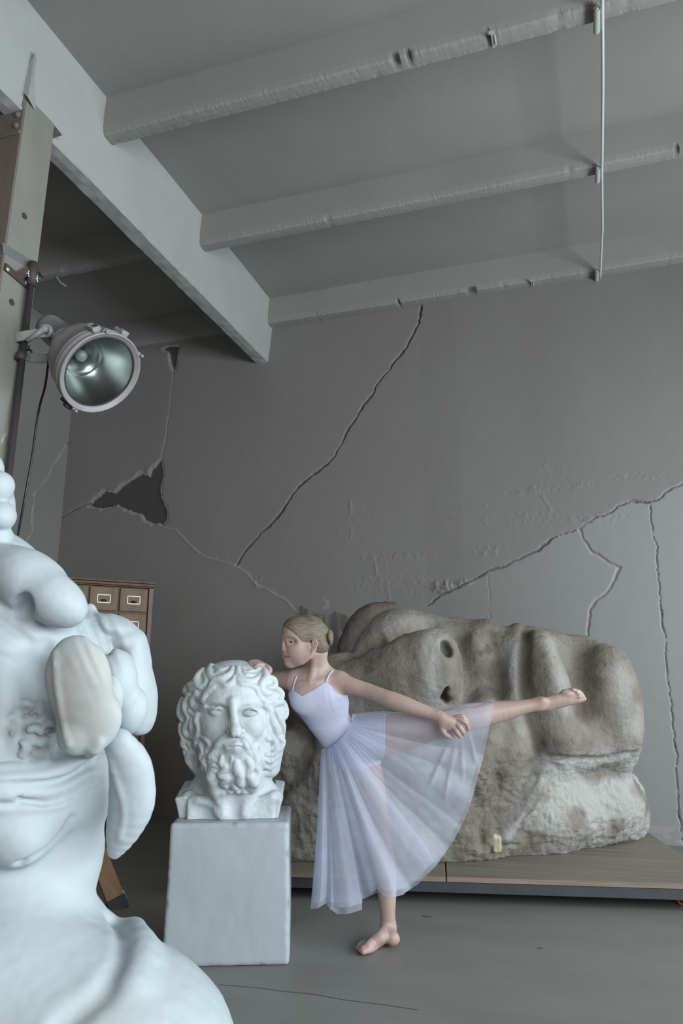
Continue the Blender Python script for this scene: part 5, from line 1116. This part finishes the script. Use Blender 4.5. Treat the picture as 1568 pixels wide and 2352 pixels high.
# ---------------------------------------------------------------- card-index cabinet against the back wall
cfr = np.array([-3.372, 5.36, 0]); cu = np.array([.704, .710, 0]); cn = np.array([.710, -.704, 0]); CAX = [cu, cn, np.array([0, 0, 1.0])]
def cpl(px, py): r = ray(px, py); k_ = ((cfr-CAM)@cn)/(r@cn); P = CAM+r*k_; return -(P-cfr)@cu, P[2]     # (distance left of the right edge, height)
CT = cpl(356, 1338)[1]; u1, z1_ = cpl(342, 1352); u2, _ = cpl(274, 1350); u3, _ = cpl(205, 1348); cw = (u3-u1)/2; rh = z1_-cpl(338, 1409)[1]; ncol = 5; CW = u1*2+cw*ncol; DP = .36
t = thing('card_index_cabinet', 'brown wooden card-index cabinet with many labelled drawers in the left corner', 'cabinet', tuple(cfr-cu*CW/2-cn*DP/2))
def cb(name, a0, a1, n0, n1, z0, z1, m, bev=.002): return MB().box(cfr-cu*(a0+a1)/2-cn*(n0+n1)/2+np.array([0, 0, (z0+z1)/2]), ((a1-a0)/2, abs(n1-n0)/2, (z1-z0)/2), CAX).build(name, m, t, bevel=bev)
cb('cabinet_top', -.004, CW+.02, -.028, DP, CT-.018, CT, M['wood_dark'], .004); cb('cornice', 0, CW+.01, -.018, DP, CT-.042, CT-.019, M['wood_dark'], .005); cb('cornice', .002, CW+.005, -.008, DP, z1_+.002, CT-.043, M['wood_dark'], .003)
cb('side_panel', .004, u1-.004, 0, DP, .04, z1_, M['wood_pink']); cb('side_panel', CW-u1+.004, CW-.004, 0, DP, .04, z1_, M['wood_pink'])
cb('cabinet_carcass', u1-.003, CW-u1+.003, .022, DP, .04, z1_+.001, M['wood_dark']); cb('plinth', .004, CW-.004, .02, DP, 0, .04, M['wood_dark'])
rz_ = math.atan2(cu[1], cu[0]); proto = None
for ci in range(ncol):
    for ri in range(16):
        zt_ = z1_-ri*rh
        if zt_-rh < .05: continue
        p_ = cfr-cu*(u1+cw*(ci+.5)); loc_ = Vector((p_[0], p_[1], zt_-rh/2))
        if proto is None:
            dr = MB().box((0, .011, 0), (cw/2-.009, .012, rh/2-.010)).build('drawer', M['wood_drawer'], None, bevel=.003)
            f = MB(); fw_, fh_ = cw*.21, rh*.15
            for a_, b_, c_, d_ in ((0, fh_, fw_, .0035), (0, -fh_, fw_, .0035), (fw_, 0, .0035, fh_), (-fw_, 0, .0035, fh_)): f.box((a_, -.003, b_), (c_, .002, d_))
            fr2 = f.build('label_frame', M['brass'], None)
            pl = MB().lathe((0, 0, 0), (0, -1, 0), [(0, fw_*.5), (.006, fw_*.48), (.014, fw_*.3), (.016, 0)], 18).build('drawer_pull', M['lampdark'], None, True); pl.scale = (1, 1, .45); pl.location = (0, -.001, -fh_*.45)
            proto = dr; cur = dr; kids = [fr2, pl]
        else:
            cur = proto.copy(); COL.objects.link(cur); kids = []
            for ch in (fr2, pl): n2 = ch.copy(); COL.objects.link(n2); kids.append(n2)
        cur.parent = t; cur.location = loc_-t.location; cur.rotation_euler = (0, 0, rz_)
        for ch in kids: ch.parent = cur
# ---------------------------------------------------------------- wooden trestle behind the near bust
t = thing('wooden_trestle', 'slanted pine trestle leg with metal shoe on the floor behind the near bust', 'trestle', tuple(hit(285, 2085, 2, 0)))
fa = hit(288, 2084, 2, .0); 
top_ = at(238, 1955, 3.62); dvv = (top_-fa)/np.linalg.norm(top_-fa); sv = RT-dvv*(RT@dvv); sv /= np.linalg.norm(sv); nv_ = np.cross(dvv, sv); 
ca, sa = math.cos(.5), math.sin(.5); s2 = sv*ca+nv_*sa; n2_ = np.cross(dvv, s2)
Lg = .85
MB().box(fa+dvv*(Lg/2+.01)-s2*.03, (Lg/2, .042, .014), [dvv, s2, n2_]).build('trestle_leg', M['wood_light'], t, bevel=.003)
MB().box(fa+dvv*.028-s2*.03, (.03, .0445, .0165), [dvv, s2, n2_]).build('metal_shoe', M['lampdark'], t, bevel=.002)
MB().box(fa+dvv*.055+s2*.014, (.02, .003, .012), [dvv, s2, n2_]).build('metal_shoe', M['bolt'], t, bevel=.001)
bt = fa+dvv*.30; bl_ = -RT*.96+FW*.25; bl_ /= np.linalg.norm(bl_)
nn = np.cross(bl_, [0, 0, 1]); nn /= np.linalg.norm(nn); MB().box(bt-s2*.03+bl_*.35, (.36, .02, .022), [bl_, nn, np.cross(bl_, nn)]).build('cross_rail', M['wood_light'], t, bevel=.003)
f2 = fa+bl_*.7; f2[2] = 0; MB().box(f2+dvv*(Lg/2+.01)*1.0, (Lg/2, .042, .014), [dvv, s2, n2_]).build('trestle_leg', M['wood_light'], t, bevel=.003)
